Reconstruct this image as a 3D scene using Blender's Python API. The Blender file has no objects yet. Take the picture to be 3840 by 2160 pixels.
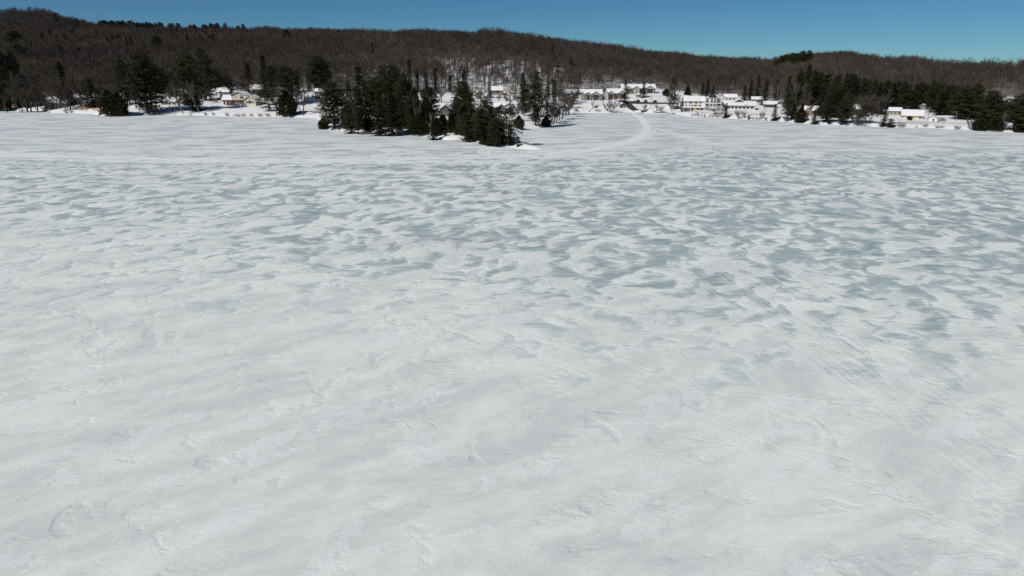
import bpy, math, random
import numpy as np
from mathutils import Vector, Matrix, Euler

R = math.radians
scene = bpy.context.scene
COL = scene.collection

# ------------------------------------------------------------------ camera
CAM_H = 30.0
PITCH = R(17.9)
FPX = 2643.0                      # focal length in photo pixels (photo 3840 x 2160)
cam_data = bpy.data.cameras.new('camera')
cam_data.sensor_width = 36.0
cam_data.lens = 36.0 * FPX / 3840.0
cam_data.clip_start = 0.5
cam_data.clip_end = 20000
cam = bpy.data.objects.new('camera', cam_data)
COL.objects.link(cam)
cam.location = (0, 0, CAM_H)
cam.rotation_euler = (math.pi / 2 - PITCH, 0, 0)
scene.camera = cam

# ------------------------------------------------------------------ sky and sun
SUN_EL = R(46)
SUN_AZ = math.atan2(-0.76, -0.65)             # bearing of the sun: left and behind the camera
world = bpy.data.worlds.new('World')
scene.world = world
world.use_nodes = True
wn = world.node_tree.nodes
wl = world.node_tree.links
bg = wn['Background']
sky = wn.new('ShaderNodeTexSky')
sky.sky_type = 'NISHITA'
sky.sun_disc = False
sky.sun_elevation = SUN_EL
sky.sun_rotation = SUN_AZ
sky.altitude = 300
sky.air_density = 0.6
sky.dust_density = 0.0
sky.ozone_density = 10.0
tint = wn.new('ShaderNodeMix')                # the camera's cool, slightly green white balance of the sky
tint.data_type = 'RGBA'
tint.blend_type = 'MULTIPLY'
tint.inputs[0].default_value = 1.0
tint.inputs[7].default_value = (0.72, 1.04, 1.00, 1)
wl.new(sky.outputs[0], tint.inputs[6])
wl.new(tint.outputs[2], bg.inputs[0])
bg.inputs[1].default_value = 0.0515

sun_data = bpy.data.lights.new('sun', 'SUN')
sun_data.energy = 3.5
sun_data.angle = R(0.5)
sun_data.color = (1.0, 0.95, 0.88)
sun = bpy.data.objects.new('sun', sun_data)
COL.objects.link(sun)
to_sun = Vector((math.sin(SUN_AZ) * math.cos(SUN_EL), math.cos(SUN_AZ) * math.cos(SUN_EL), math.sin(SUN_EL)))
sun.rotation_euler = (-to_sun).to_track_quat('-Z', 'Y').to_euler()
sun.location = to_sun * 500

vs = scene.view_settings
vs.view_transform = 'Standard'
vs.look = 'None'
vs.exposure = 0.0
vs.gamma = 1.0
vs.use_curve_mapping = False

# ------------------------------------------------------------------ pixel -> place
CP, SP = math.cos(PITCH), math.sin(PITCH)

def lake_pt(px, py):
    """where the ray through a photo pixel meets the lake level"""
    u = (1080 - py) / FPX
    t = CAM_H / (SP - u * CP)
    return ((px - 1920) / FPX * t, (CP + u * SP) * t)

def z_at(py, Y):
    """height of a pixel row at forward distance Y"""
    u = (1080 - py) / FPX
    return CAM_H + Y / (CP + u * SP) * (u * CP - SP)

def x_at(px, Y, z):
    zc = Y * CP + (CAM_H - z) * SP
    return (px - 1920) / FPX * zc

def mpp(Y):
    return Y / 1.042 / FPX

# ------------------------------------------------------------------ terrain
SHORE_PIX = [(-2600, 440), (-1400, 428), (-700, 420), (-300, 415), (0, 412), (65, 416), (139, 415), (176, 420), (192, 424), (245, 424), (350, 427),
             (375, 434), (414, 437), (495, 434), (560, 432), (734, 433), (850, 438), (1035, 439), (1186, 443),
             (1206, 450), (1212, 468), (1203, 484), (1300, 491), (1400, 497), (1470, 501), (1560, 510), (1615, 513),
             (1679, 521), (1767, 527), (1817, 541), (1919, 555), (1991, 562), (2040, 563), (2042, 558), (1990, 551),
             (1962, 543), (1942, 520), (1934, 494), (1969, 484), (2029, 481), (2057, 475), (2101, 448), (2140, 424),
             (2194, 423), (2284, 425), (2357, 421), (2406, 423), (2455, 425), (2500, 426), (2533, 428), (2593, 438),
             (2656, 439), (2708, 443), (2773, 447), (2870, 451), (2956, 457), (3050, 467), (3172, 470), (3231, 472),
             (3336, 478), (3463, 479), (3575, 485), (3665, 490), (3800, 496), (3900, 497), (4300, 512), (5200, 545), (7200, 600)]
_rng = np.random.default_rng(7)

def _densify(pts, step=5.0):
    out = []
    for a, b in zip(pts[:-1], pts[1:]):
        a = np.array(a); b = np.array(b)
        n = max(1, int(np.linalg.norm(b - a) / step))
        for i in range(n):
            out.append(a + (b - a) * i / n)
    out.append(np.array(pts[-1]))
    return np.array(out)

SHORE = _densify([lake_pt(*p) for p in SHORE_PIX])
SHORE[1:-1] += _rng.normal(0, 0.45, SHORE[1:-1].shape)
SEG_A, SEG_B = SHORE[:-1], SHORE[1:]

def shore_dist(x, y):
    """signed distance to the shoreline: positive on land"""
    x = np.atleast_1d(np.asarray(x, float)); y = np.atleast_1d(np.asarray(y, float))
    best = np.full(x.shape, 1e9)
    inside = np.zeros(x.shape, bool)
    for a, b in zip(SEG_A, SEG_B):
        d = b - a
        L = d @ d
        t = np.clip(((x - a[0]) * d[0] + (y - a[1]) * d[1]) / L, 0, 1)
        dd = np.hypot(x - a[0] - t * d[0], y - a[1] - t * d[1])
        best = np.minimum(best, dd)
        # ray cast towards +y: land lies beyond the shoreline
        cond = (a[0] <= x) != (b[0] <= x)
        if d[0] != 0:
            yy = a[1] + (x - a[0]) / d[0] * d[1]
            inside ^= cond & (yy < y)
    return np.where(inside, best, -best)

# columns: photo px -> knots (forward distance, ground height); ridge given by the skyline row
TREE = 13.0
def rz(py, Y, tree=TREE):
    return z_at(py, Y) - tree
PROFILE = {
    -2200: [(300, 1), (470, 6), (540, 12), (650, 25), (800, 48), (1050, rz(60, 1050)), (1900, rz(75, 1900))],
    -600: [(300, 1), (470, 5.6), (530, 9.5), (650, 25), (800, 50), (1050, rz(-4, 1050)), (1900, rz(25, 1900))],
    0:    [(300, 1), (470, 5.6), (530, 9.0), (650, 23), (800, 47), (1050, rz(8, 1050)), (1900, rz(40, 1900))],
    180:  [(300, 1), (470, 5.6), (530, 9.0), (650, 22), (800, 46), (1050, rz(32, 1050)), (1900, rz(62, 1900))],
    400:  [(300, 1), (470, 5.6), (530, 9.5), (650, 22), (800, 42), (1050, rz(98, 1050)), (1900, rz(112, 1900))],
    650:  [(300, 1), (445, 3.6), (500, 9.0), (650, 22), (800, 40), (1050, rz(107, 1050)), (1900, rz(116, 1900))],
    900:  [(300, 1), (445, 3.4), (500, 9.0), (650, 22), (800, 38), (1050, rz(110, 1050)), (1900, rz(120, 1900))],
    1250: [(300, 2), (430, 3.2), (500, 9.5), (600, 21), (740, 38), (950, rz(116, 950)), (1900, rz(126, 1900))],
    1450: [(300, 2.5), (400, 4.5), (490, 8.5), (560, 18), (660, 33), (800, rz(124, 800)), (1900, rz(140, 1900))],
    1700: [(290, 2.5), (380, 4.5), (480, 7.0), (535, 10.5), (630, 32), (760, rz(121, 760)), (1900, rz(140, 1900))],
    1900: [(290, 2.0), (380, 4.0), (480, 6.0), (535, 10), (630, 31), (760, rz(132, 760)), (1900, rz(150, 1900))],
    2080: [(300, 1.5), (440, 3.5), (490, 6.0), (540, 10), (640, 29), (780, rz(152, 780)), (1900, rz(170, 1900))],
    2250: [(300, 1.5), (450, 4.6), (480, 5.0), (545, 9.8), (660, 25), (820, rz(172, 820)), (1900, rz(192, 1900))],
    2450: [(300, 1.5), (450, 4.4), (510, 8.0), (560, 10), (680, 20), (860, rz(205, 860)), (1900, rz(196, 1900))],
    2650: [(300, 1.0), (428, 2.2), (490, 4.6), (560, 6.5), (700, 14), (900, rz(228, 900)), (1900, rz(208, 1900))],
    2850: [(300, 1.0), (420, 2.6), (480, 4.2), (560, 7.0), (700, 13), (880, rz(240, 880)), (1900, rz(209, 1900))],
    3000: [(300, 1.0), (400, 2.2), (470, 3.4), (560, 8.0), (680, 15), (850, rz(212, 850)), (1900, rz(225, 1900))],
    3180: [(300, 1.0), (390, 2.0), (450, 3.0), (560, 8.0), (680, 17), (850, rz(196, 850)), (1900, rz(216, 1900))],
    3330: [(300, 1.0), (370, 1.2), (430, 2.2), (540, 7.0), (680, 16), (850, rz(222, 850)), (1900, rz(232, 1900))],
    3550: [(300, 1.0), (370, 1.2), (430, 2.2), (520, 6.0), (660, 14), (800, rz(238, 800)), (1900, rz(246, 1900))],
    3840: [(300, 1.0), (380, 2.2), (450, 3.6), (530, 10.5), (640, 15), (780, rz(259, 780)), (1900, rz(258, 1900))],
    4600: [(280, 1.0), (380, 3.0), (450, 7.0), (530, 14), (640, 20), (780, rz(256, 780)), (1900, rz(262, 1900))],
    7200: [(240, 1.0), (360, 4.0), (450, 9.0), (530, 16), (640, 24), (780, rz(230, 780)), (1900, rz(255, 1900))],
}
_pc = np.array(sorted(PROFILE))
_ps = (_pc - 1920) / 2754.0
_pY = np.array([[k[0] for k in PROFILE[c]] for c in _pc], float)
_pZ = np.array([[k[1] for k in PROFILE[c]] for c in _pc], float)

def _wave(x, y, scale, seed):
    r = np.random.default_rng(seed)
    o = np.zeros_like(x)
    for i in range(5):
        a = r.uniform(0, 6.28); k = 6.28 / scale * r.uniform(.6, 1.6)
        o += np.sin((x * math.cos(a) + y * math.sin(a)) * k + r.uniform(0, 6.28))
    return o / 2.6

def inland(x, y):
    s = x / np.maximum(y, 50)
    i = np.clip(np.searchsorted(_ps, s) - 1, 0, len(_ps) - 2)
    f = np.clip((s - _ps[i]) / (_ps[i + 1] - _ps[i]), 0, 1)
    f = f * f * (3 - 2 * f) * .5 + f * .5
    Yk = _pY[i] * (1 - f)[:, None] + _pY[i + 1] * f[:, None]
    Zk = _pZ[i] * (1 - f)[:, None] + _pZ[i + 1] * f[:, None]
    z = Zk[:, 0].copy()
    for k in range(Yk.shape[1] - 1):
        t = np.clip((y - Yk[:, k]) / (Yk[:, k + 1] - Yk[:, k]), 0, 1)
        z += t * (Zk[:, k + 1] - Zk[:, k])
    return z

def ground_z(x, y):
    x = np.atleast_1d(np.asarray(x, float)); y = np.atleast_1d(np.asarray(y, float))
    d = shore_dist(x, y)
    land = inland(x, y)
    bank = 1.05 * (1 - np.exp(-np.maximum(d, 0) / 1.6)) + 0.10 * np.maximum(d, 0) ** 1.08
    z = np.minimum(land, bank)
    z += np.clip(d / 8, 0, 1) * (_wave(x, y, 17, 3) * .16 + _wave(x, y, 6, 5) * .06)
    far = np.clip((y - 560) / 200, 0, 1)
    z += far * _wave(x, y, 160, 9) * 1.6
    return np.where(d > 0, np.maximum(z, .02), np.maximum(d * .35, -1.5))

def gz(x, y):
    return float(ground_z([x], [y])[0])

def spot(px, Y):
    """ground point in photo column px at forward distance Y"""
    z = 4.0
    for _ in range(5):
        x = x_at(px, Y, z)
        z = max(0.0, gz(x, Y))
    return x, Y, z

def foot(px, py, lo=240.0, hi=1300.0):
    """where the ray through a photo pixel first meets the ground"""
    u = (1080 - py) / FPX
    def march(Ys):
        t = Ys / (CP + u * SP)
        zs = CAM_H + t * (u * CP - SP)
        xs = (px - 1920) / FPX * t
        g = np.maximum(ground_z(xs, Ys), 0)
        hit = np.nonzero(zs <= g)[0]
        i = hit[0] if len(hit) else len(Ys) - 1
        return float(xs[i]), float(Ys[i]), float(g[i])
    y0 = march(np.arange(lo, min(hi, 620.0), 6.0))[1]
    return march(np.arange(y0 - 7.0, y0 + 1.0, .5))

# ------------------------------------------------------------------ materials
MATS = {}
class NT:
    def __init__(self, name):
        self.m = bpy.data.materials.new(name)
        self.m.use_nodes = True
        self.t = self.m.node_tree
        self.n = self.t.nodes
        self.l = self.t.links
        self.bsdf = self.n['Principled BSDF']
        MATS[name] = self.m
    def node(self, typ, **kw):
        nd = self.n.new(typ)
        for k, v in kw.items():
            setattr(nd, k, v)
        return nd
    def put(self, sock, v):
        if isinstance(v, bpy.types.NodeSocket):
            self.l.new(v, sock)
        elif v is not None:
            sock.default_value = v
    def math(self, op, a, b=None, c=None, clamp=False):
        nd = self.node('ShaderNodeMath', operation=op, use_clamp=clamp)
        self.put(nd.inputs[0], a)
        if b is not None: self.put(nd.inputs[1], b)
        if c is not None: self.put(nd.inputs[2], c)
        return nd.outputs[0]
    def vmath(self, op, a, b=None):
        nd = self.node('ShaderNodeVectorMath', operation=op)
        self.put(nd.inputs[0], a)
        if b is not None: self.put(nd.inputs[1], b)
        return nd.outputs[0]
    def smooth(self, v, lo, hi, a=0.0, b=1.0):
        nd = self.node('ShaderNodeMapRange', interpolation_type='SMOOTHSTEP')
        self.put(nd.inputs['Value'], v)
        self.put(nd.inputs['From Min'], lo); self.put(nd.inputs['From Max'], hi)
        self.put(nd.inputs['To Min'], a); self.put(nd.inputs['To Max'], b)
        return nd.outputs[0]
    def noise(self, vec, scale, detail=4, rough=.55, dist=0.0, out=0):
        nd = self.node('ShaderNodeTexNoise')
        if vec is not None: self.put(nd.inputs['Vector'], vec)
        nd.inputs['Scale'].default_value = scale
        nd.inputs['Detail'].default_value = detail
        nd.inputs['Roughness'].default_value = rough
        nd.inputs['Distortion'].default_value = dist
        return nd.outputs[out]
    def mapping(self, vec, rot=0.0, scale=(1, 1, 1)):
        nd = self.node('ShaderNodeMapping', vector_type='TEXTURE')
        self.put(nd.inputs['Vector'], vec)
        nd.inputs['Rotation'].default_value = (0, 0, rot)
        nd.inputs['Scale'].default_value = scale
        return nd.outputs[0]
    def mix(self, f, a, b):
        nd = self.node('ShaderNodeMix', data_type='RGBA')
        self.put(nd.inputs[0], f)
        self.put(nd.inputs[6], a if isinstance(a, bpy.types.NodeSocket) else (*a, 1) if len(a) == 3 else a)
        self.put(nd.inputs[7], b if isinstance(b, bpy.types.NodeSocket) else (*b, 1) if len(b) == 3 else b)
        return nd.outputs[2]
    def bump(self, h, strength, dist):
        nd = self.node('ShaderNodeBump')
        self.put(nd.inputs['Height'], h)
        nd.inputs['Strength'].default_value = strength
        nd.inputs['Distance'].default_value = dist
        self.l.new(nd.outputs[0], self.bsdf.inputs['Normal'])
        return nd
    def pos(self):
        return self.node('ShaderNodeNewGeometry').outputs['Position']

def plain(name, col, rough=.8, vary=.18, scale=2.0, spec=.3, metal=0.0, bump=0.0):
    """a paint, wood, bark or stone colour with uneven tone and fine relief"""
    t = NT(name)
    oc = t.node('ShaderNodeTexCoord').outputs['Object']
    n = t.noise(oc, scale, 5, .6)
    f = t.smooth(n, .3, .7)
    c = t.mix(f, [v * (1 - vary) for v in col], [min(1, v * (1 + vary)) for v in col])
    t.l.new(c, t.bsdf.inputs['Base Color'])
    t.bsdf.inputs['Roughness'].default_value = rough
    t.bsdf.inputs['Specular IOR Level'].default_value = spec
    t.bsdf.inputs['Metallic'].default_value = metal
    if bump:
        t.bump(t.noise(oc, scale * 6, 4, .6), .5, bump)
    return t.m

def siding(name, col, pitch=.18, vertical=False):
    """boarded wall: shadow lines are real relief (bump), colour slightly weathered"""
    t = NT(name)
    oc = t.node('ShaderNodeTexCoord').outputs['Object']
    sep = t.node('ShaderNodeSeparateXYZ'); t.l.new(oc, sep.inputs[0])
    w = t.math('FRACT', t.math('DIVIDE', sep.outputs[0 if vertical else 2], pitch))
    n = t.noise(oc, 1.3, 5, .6)
    c = t.mix(t.smooth(n, .3, .7), [v * .86 for v in col], [min(1, v * 1.08) for v in col])
    t.l.new(c, t.bsdf.inputs['Base Color'])
    t.bsdf.inputs['Roughness'].default_value = .75
    t.bump(w, .6, .02)
    return t.m

def foliage(name, col, vary=.35):
    t = NT(name)
    oi = t.node('ShaderNodeObjectInfo').outputs['Random']
    n = t.noise(t.node('ShaderNodeTexCoord').outputs['Object'], .9, 3, .6)
    f = t.math('ADD', t.math('MULTIPLY', oi, .5), t.math('MULTIPLY', n, .55), clamp=True)
    c = t.mix(f, [v * (1 - vary) for v in col], [col[0] * (1 + vary * 1.2), col[1] * (1 + vary), col[2] * (1 + vary * .7)])
    t.l.new(c, t.bsdf.inputs['Base Color'])
    t.bsdf.inputs['Roughness'].default_value = .7
    t.bsdf.inputs['Specular IOR Level'].default_value = .2
    return t.m

foliage('pine_needles', (.033, .040, .017), .5)
foliage('spruce_needles', (.030, .036, .018), .5)
foliage('cedar_leaves', (.052, .046, .018))
foliage('dry_leaves', (.10, .06, .035))
plain('dark_bark', (.075, .06, .05), .9, .3, 3, bump=.03)
plain('grey_bark', (.10, .082, .068), .9, .3, 3, bump=.03)
plain('pale_bark', (.21, .18, .15), .9, .25, 3, bump=.03)
plain('birch_bark', (.55, .52, .47), .8, .3, 2.5, bump=.02)
plain('twig', (.075, .060, .048), .9, .25, 1)
plain('grey_twig', (.11, .093, .078), .9, .25, 1)
plain('shrub_twig', (.23, .19, .155), .9, .25, 1)
def forest_twig():
    t = NT('forest_twig')
    oi = t.node('ShaderNodeObjectInfo').outputs['Random']
    stand = t.noise(t.pos(), .011, 3, .6)
    f = t.math('ADD', t.math('MULTIPLY', oi, .55), t.math('MULTIPLY', t.smooth(stand, .35, .65), .45))
    c = t.mix(f, (.046, .039, .033), (.124, .099, .081))
    t.l.new(c, t.bsdf.inputs['Base Color'])
    t.bsdf.inputs['Roughness'].default_value = .9
    t.bsdf.inputs['Specular IOR Level'].default_value = .2
forest_twig()
plain('rock', (.13, .12, .11), .9, .35, 2, bump=.05)
plain('asphalt', (.05, .047, .043), .85, .35, .6, bump=.01)
plain('white_paint', (.78, .78, .76), .6, .06)
plain('trim_grey', (.42, .42, .41), .7, .1)
plain('dark_roof', (.035, .035, .04), .85, .25, 3, bump=.02)
plain('green_roof', (.06, .085, .08), .8, .2, 3, bump=.02)
plain('glass', (.035, .045, .05), .12, .2, 1, spec=.6)
plain('plywood', (.55, .30, .11), .75, .15)
plain('cedar_stain', (.36, .22, .10), .75, .2)
plain('deck_brown', (.14, .075, .055), .8, .2)
plain('brick_red', (.17, .05, .038), .85, .22, 5, bump=.02)
plain('chimney_brick', (.17, .10, .08), .9, .25, 4, bump=.02)
plain('yellow_plastic', (.62, .36, .06), .5, .1)
plain('orange_canvas', (.55, .33, .13), .7, .15)
plain('pole_wood', (.26, .22, .18), .9, .25, 2)
plain('steel', (.30, .30, .30), .5, .15, 2, metal=.6)
plain('black_plastic', (.02, .02, .022), .6, .2)
plain('rubber', (.02, .02, .02), .8, .2)
plain('car_dark', (.03, .033, .04), .3, .1, 1, spec=.5)
plain('car_blue', (.04, .06, .11), .3, .1, 1, spec=.5)
plain('boat_dark', (.05, .05, .05), .55, .25, 2)
siding('cream_siding', (.76, .71, .48))
siding('white_siding', (.78, .78, .74))
siding('sage_siding', (.42, .42, .33))
siding('pale_sage_siding', (.50, .50, .42))
siding('grey_siding', (.30, .32, .32))
siding('dark_siding', (.07, .065, .06))
siding('tan_siding', (.44, .36, .22))
siding('log_brown', (.20, .12, .065))
siding('green_siding', (.20, .25, .20))
siding('pale_siding', (.55, .56, .52))

def snow_material(name, base=(.80, .81, .83), relief=.10):
    t = NT(name)
    p = t.pos()
    big = t.noise(p, .12, 4, .6)
    fine = t.noise(p, 1.4, 5, .65)
    f = t.smooth(t.math('ADD', t.math('MULTIPLY', big, .6), t.math('MULTIPLY', fine, .4)), .35, .65)
    c = t.mix(f, [v * .93 for v in base], base)
    t.l.new(c, t.bsdf.inputs['Base Color'])
    t.bsdf.inputs['Roughness'].default_value = .9
    t.bsdf.inputs['Specular IOR Level'].default_value = .15
    t.bump(t.math('ADD', big, t.math('MULTIPLY', fine, .5)), .6, relief)
    return t.m
snow_material('snow')
snow_material('roof_snow', relief=.05)
snow_material('packed_snow', (.79, .815, .815), .02)

def land_snow():
    """snow cover of the land; under the woods it is littered with leaves, bark and brush"""
    t = NT('land_snow')
    p = t.pos()
    sep = t.node('ShaderNodeSeparateXYZ'); t.l.new(p, sep.inputs[0])
    big = t.noise(p, .10, 4, .6)
    fine = t.noise(p, 1.1, 5, .65)
    f = t.smooth(t.math('ADD', t.math('MULTIPLY', big, .6), t.math('MULTIPLY', fine, .4)), .35, .65)
    snow = t.mix(f, (.72, .73, .75), (.81, .82, .83))
    att = t.node('ShaderNodeAttribute', attribute_name='woods').outputs['Fac']
    litter = t.smooth(t.math('ADD', t.noise(p, .5, 5, .7), t.math('MULTIPLY', att, .30)), .55, .74)
    litter = t.math('MULTIPLY', litter, t.math('MULTIPLY', att, .9))
    c = t.mix(litter, snow, (.075, .055, .045))
    t.l.new(c, t.bsdf.inputs['Base Color'])
    t.bsdf.inputs['Roughness'].default_value = .9
    t.bsdf.inputs['Specular IOR Level'].default_value = .15
    t.bump(t.math('ADD', big, t.math('MULTIPLY', fine, .4)), .7, .18)
land_snow()

def lake_material():
    """wind-packed snow drifts over grey-green lake ice"""
    t = NT('lake_ice_and_snow')
    p = t.pos()
    sep = t.node('ShaderNodeSeparateXYZ'); t.l.new(p, sep.inputs[0])
    X, Y = sep.outputs[0], sep.outputs[1]
    # domain warp, so that drifts meander
    w1 = t.vmath('SUBTRACT', t.noise(p, .03, 3, .55, out=1), (.5, .5, .5))
    s1 = t.node('ShaderNodeVectorMath', operation='SCALE'); t.l.new(w1, s1.inputs[0]); s1.inputs['Scale'].default_value = 22
    w2 = t.vmath('SUBTRACT', t.noise(p, .16, 2, .5, out=1), (.5, .5, .5))
    s2 = t.node('ShaderNodeVectorMath', operation='SCALE'); t.l.new(w2, s2.inputs[0]); s2.inputs['Scale'].default_value = 5
    q = t.vmath('ADD', p, t.vmath('ADD', s1.outputs[0], s2.outputs[0]))
    drift = t.noise(t.mapping(q, R(-24), (1.0, 1.55, 1.0)), .30, 1.6, .5)
    lobes = t.noise(t.mapping(q, R(-10), (1.15, 1.0, 1.0)), .75, 3, .55)
    fringe = t.noise(t.mapping(p, R(4), (2.6, .7, 1.0)), 1.1, 4, .62)
    broad = t.noise(t.mapping(q, R(-20), (1.0, 1.4, 1.0)), .085, 2, .5)
    field = t.math('ADD', drift, t.math('MULTIPLY', t.math('SUBTRACT', lobes, .5), .40))
    field = t.math('ADD', field, t.math('MULTIPLY', t.math('SUBTRACT', fringe, .5), .28))
    field = t.math('ADD', field, t.math('MULTIPLY', t.math('SUBTRACT', broad, .5), .14))
    # where the wind has swept the ice bare
    low = t.math('SUBTRACT', t.noise(p, .012, 3, .55), .5)
    near = t.math('ADD', t.math('ADD', Y, t.math('MULTIPLY', X, .25)), t.math('MULTIPLY', low, 70))
    e1 = t.smooth(near, 12, 130)
    e2 = t.smooth(t.math('ADD', Y, t.math('MULTIPLY', low, 60)), 215, 295, 1.0, 0.0)
    side = t.smooth(X, -90, 60, .88, 1.0)
    e = t.math('MULTIPLY', t.math('MULTIPLY', e1, e2), side)
    thr = t.math('ADD', .20, t.math('MULTIPLY', e, .343))
    dep = t.math('SUBTRACT', thr, field)                     # > 0: swept ice
    bare = t.smooth(dep, -.012, .030)                         # drift edge
    deep = t.smooth(dep, .0, .17)                            # farther from the drifts the ice is clearer
    amount = t.math('MULTIPLY', bare, t.math("ADD", .52, t.math("MULTIPLY", deep, .48)))
    amount = t.math('MULTIPLY', amount, t.smooth(e, .25, .95, .26, .96))
    drifted = t.smooth(dep, -.16, .0, 1.0, 0.0)
    # ice, from clear grey-green to milky, with a broken dusting of snow
    icen = t.noise(t.mapping(p, R(8), (2.4, 1, 1)), .55, 5, .68)
    milk = t.noise(p, .05, 3, .55)
    ice = t.mix(t.smooth(icen, .30, .70), (.262, .36, .362), (.40, .498, .498))
    ice = t.mix(t.smooth(milk, .40, .66, .0, .45), ice, (.475, .575, .575))
    dust = t.math('MULTIPLY', t.smooth(t.math('ADD', icen, t.math('MULTIPLY', t.math('SUBTRACT', fringe, .5), 1.1)), .47, .66), .50)
    ice = t.mix(dust, ice, (.63, .67, .68))
    # snow: older grey crust and fresher white drifts
    s3 = t.node('ShaderNodeVectorMath', operation='SCALE'); t.l.new(w1, s3.inputs[0]); s3.inputs['Scale'].default_value = 9
    q2 = t.vmath('ADD', p, s3.outputs[0])
    old = t.noise(t.mapping(q2, R(-48), (1.0, 3.0, 1.0)), .11, 4, .55)
    old2 = t.noise(t.mapping(q2, R(-54), (1.0, 3.0, 1.0)), .42, 4, .55)
    tone = t.smooth(t.math('ADD', t.math('MULTIPLY', old, .5), t.math('MULTIPLY', old2, .5)), .39, .61)
    snow = t.mix(tone, (.64, .682, .674), (.775, .815, .802))
    crustn = t.noise(t.mapping(q2, R(-50), (1.0, 1.8, 1.0)), .24, 6, .66)
    plate = t.smooth(crustn, .555, .585)                     # fresh wind-packed plates with a crisp lee edge
    fade = t.smooth(crustn, .585, .72, 1.0, .25)
    snow = t.mix(t.math('MULTIPLY', t.math('MULTIPLY', plate, fade), .50), snow, (.82, .845, .845))
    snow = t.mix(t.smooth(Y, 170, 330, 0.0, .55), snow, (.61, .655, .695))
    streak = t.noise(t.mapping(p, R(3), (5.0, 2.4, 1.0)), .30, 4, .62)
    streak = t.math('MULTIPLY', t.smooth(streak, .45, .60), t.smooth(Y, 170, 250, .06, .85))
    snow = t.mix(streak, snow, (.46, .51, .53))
    grain = t.noise(p, 5.0, 4, .7)
    grn = t.smooth(grain, .3, .7, .95, 1.04)
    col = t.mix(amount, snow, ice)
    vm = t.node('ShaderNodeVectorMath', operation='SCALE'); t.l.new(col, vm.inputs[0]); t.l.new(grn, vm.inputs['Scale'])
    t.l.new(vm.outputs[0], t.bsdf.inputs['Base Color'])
    t.l.new(t.smooth(amount, 0, 1, .92, .45), t.bsdf.inputs['Roughness'])
    t.l.new(t.smooth(amount, 0, 1, .12, .42), t.bsdf.inputs['Specular IOR Level'])
    h = t.math('MULTIPLY', t.math('SUBTRACT', 1.0, bare), .016)
    h = t.math('ADD', h, t.math('MULTIPLY', drifted, .05))
    h = t.math('ADD', h, t.math('MULTIPLY', t.math('ADD', t.math('MULTIPLY', t.math('SUBTRACT', old, .5), .9), t.math('MULTIPLY', t.math('SUBTRACT', old2, .5), .52)), t.math('SUBTRACT', .52, t.math('MULTIPLY', amount, .45))))
    h = t.math('ADD', h, t.math('MULTIPLY', plate, .014))
    h = t.math('ADD', h, t.math('MULTIPLY', grain, .022))
    t.bump(h, 1.0, 1.0)
lake_material()

# ------------------------------------------------------------------ mesh helpers
def mesh_obj(name, verts, faces, mats, parent=None, mat_idx=None, smooth=False, data_name=None):
    me = bpy.data.meshes.new(data_name or name)
    me.from_pydata([tuple(v) for v in verts], [], [tuple(f) for f in faces])
    for m in (mats if isinstance(mats, (list, tuple)) else [mats]):
        me.materials.append(MATS[m])
    if mat_idx is not None:
        me.polygons.foreach_set('material_index', mat_idx)
    if smooth:
        me.polygons.foreach_set('use_smooth', [True] * len(me.polygons))
    me.update()
    o = bpy.data.objects.new(name, me)
    COL.objects.link(o)
    if parent is not None:
        o.parent = parent
    return o

def big_mesh(name, V, F, mats, mat_idx=None, smooth=False):
    """mesh data from arrays; all faces of one size"""
    V = np.asarray(V, np.float32); F = np.asarray(F, np.int32)
    me = bpy.data.meshes.new(name)
    me.vertices.add(len(V)); me.vertices.foreach_set('co', V.ravel())
    k = F.shape[1]
    me.loops.add(F.size); me.loops.foreach_set('vertex_index', F.ravel())
    me.polygons.add(len(F)); me.polygons.foreach_set('loop_start', np.arange(len(F), dtype=np.int32) * k)
    for m in mats:
        me.materials.append(MATS[m])
    if mat_idx is not None:
        me.polygons.foreach_set('material_index', np.asarray(mat_idx, np.int32))
    me.polygons.foreach_set('use_smooth', [smooth] * len(F))
    me.update(calc_edges=True)
    return me

def link(name, data, parent=None):
    o = bpy.data.objects.new(name, data)
    COL.objects.link(o)
    if parent is not None:
        o.parent = parent
    return o

def tag(o, label=None, cat=None, group=None, kind=None):
    if label: o['label'] = label
    if cat: o['category'] = cat
    if group: o['group'] = group
    if kind: o['kind'] = kind
    return o

def box_geo(c, s, rot=0.0):
    cx, cy, cz = c; hx, hy, hz = s[0] / 2, s[1] / 2, s[2] / 2
    vs = [(-hx, -hy, -hz), (hx, -hy, -hz), (hx, hy, -hz), (-hx, hy, -hz), (-hx, -hy, hz), (hx, -hy, hz), (hx, hy, hz), (-hx, hy, hz)]
    if rot:
        ca, sa = math.cos(rot), math.sin(rot)
        vs = [(x * ca - y * sa, x * sa + y * ca, z) for x, y, z in vs]
    vs = [(x + cx, y + cy, z + cz) for x, y, z in vs]
    fs = [(0, 3, 2, 1), (4, 5, 6, 7), (0, 1, 5, 4), (1, 2, 6, 5), (2, 3, 7, 6), (3, 0, 4, 7)]
    return vs, fs

def join(parts):
    V, F = [], []
    for vs, fs in parts:
        o = len(V)
        V += list(vs); F += [tuple(i + o for i in f) for f in fs]
    return V, F

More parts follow.
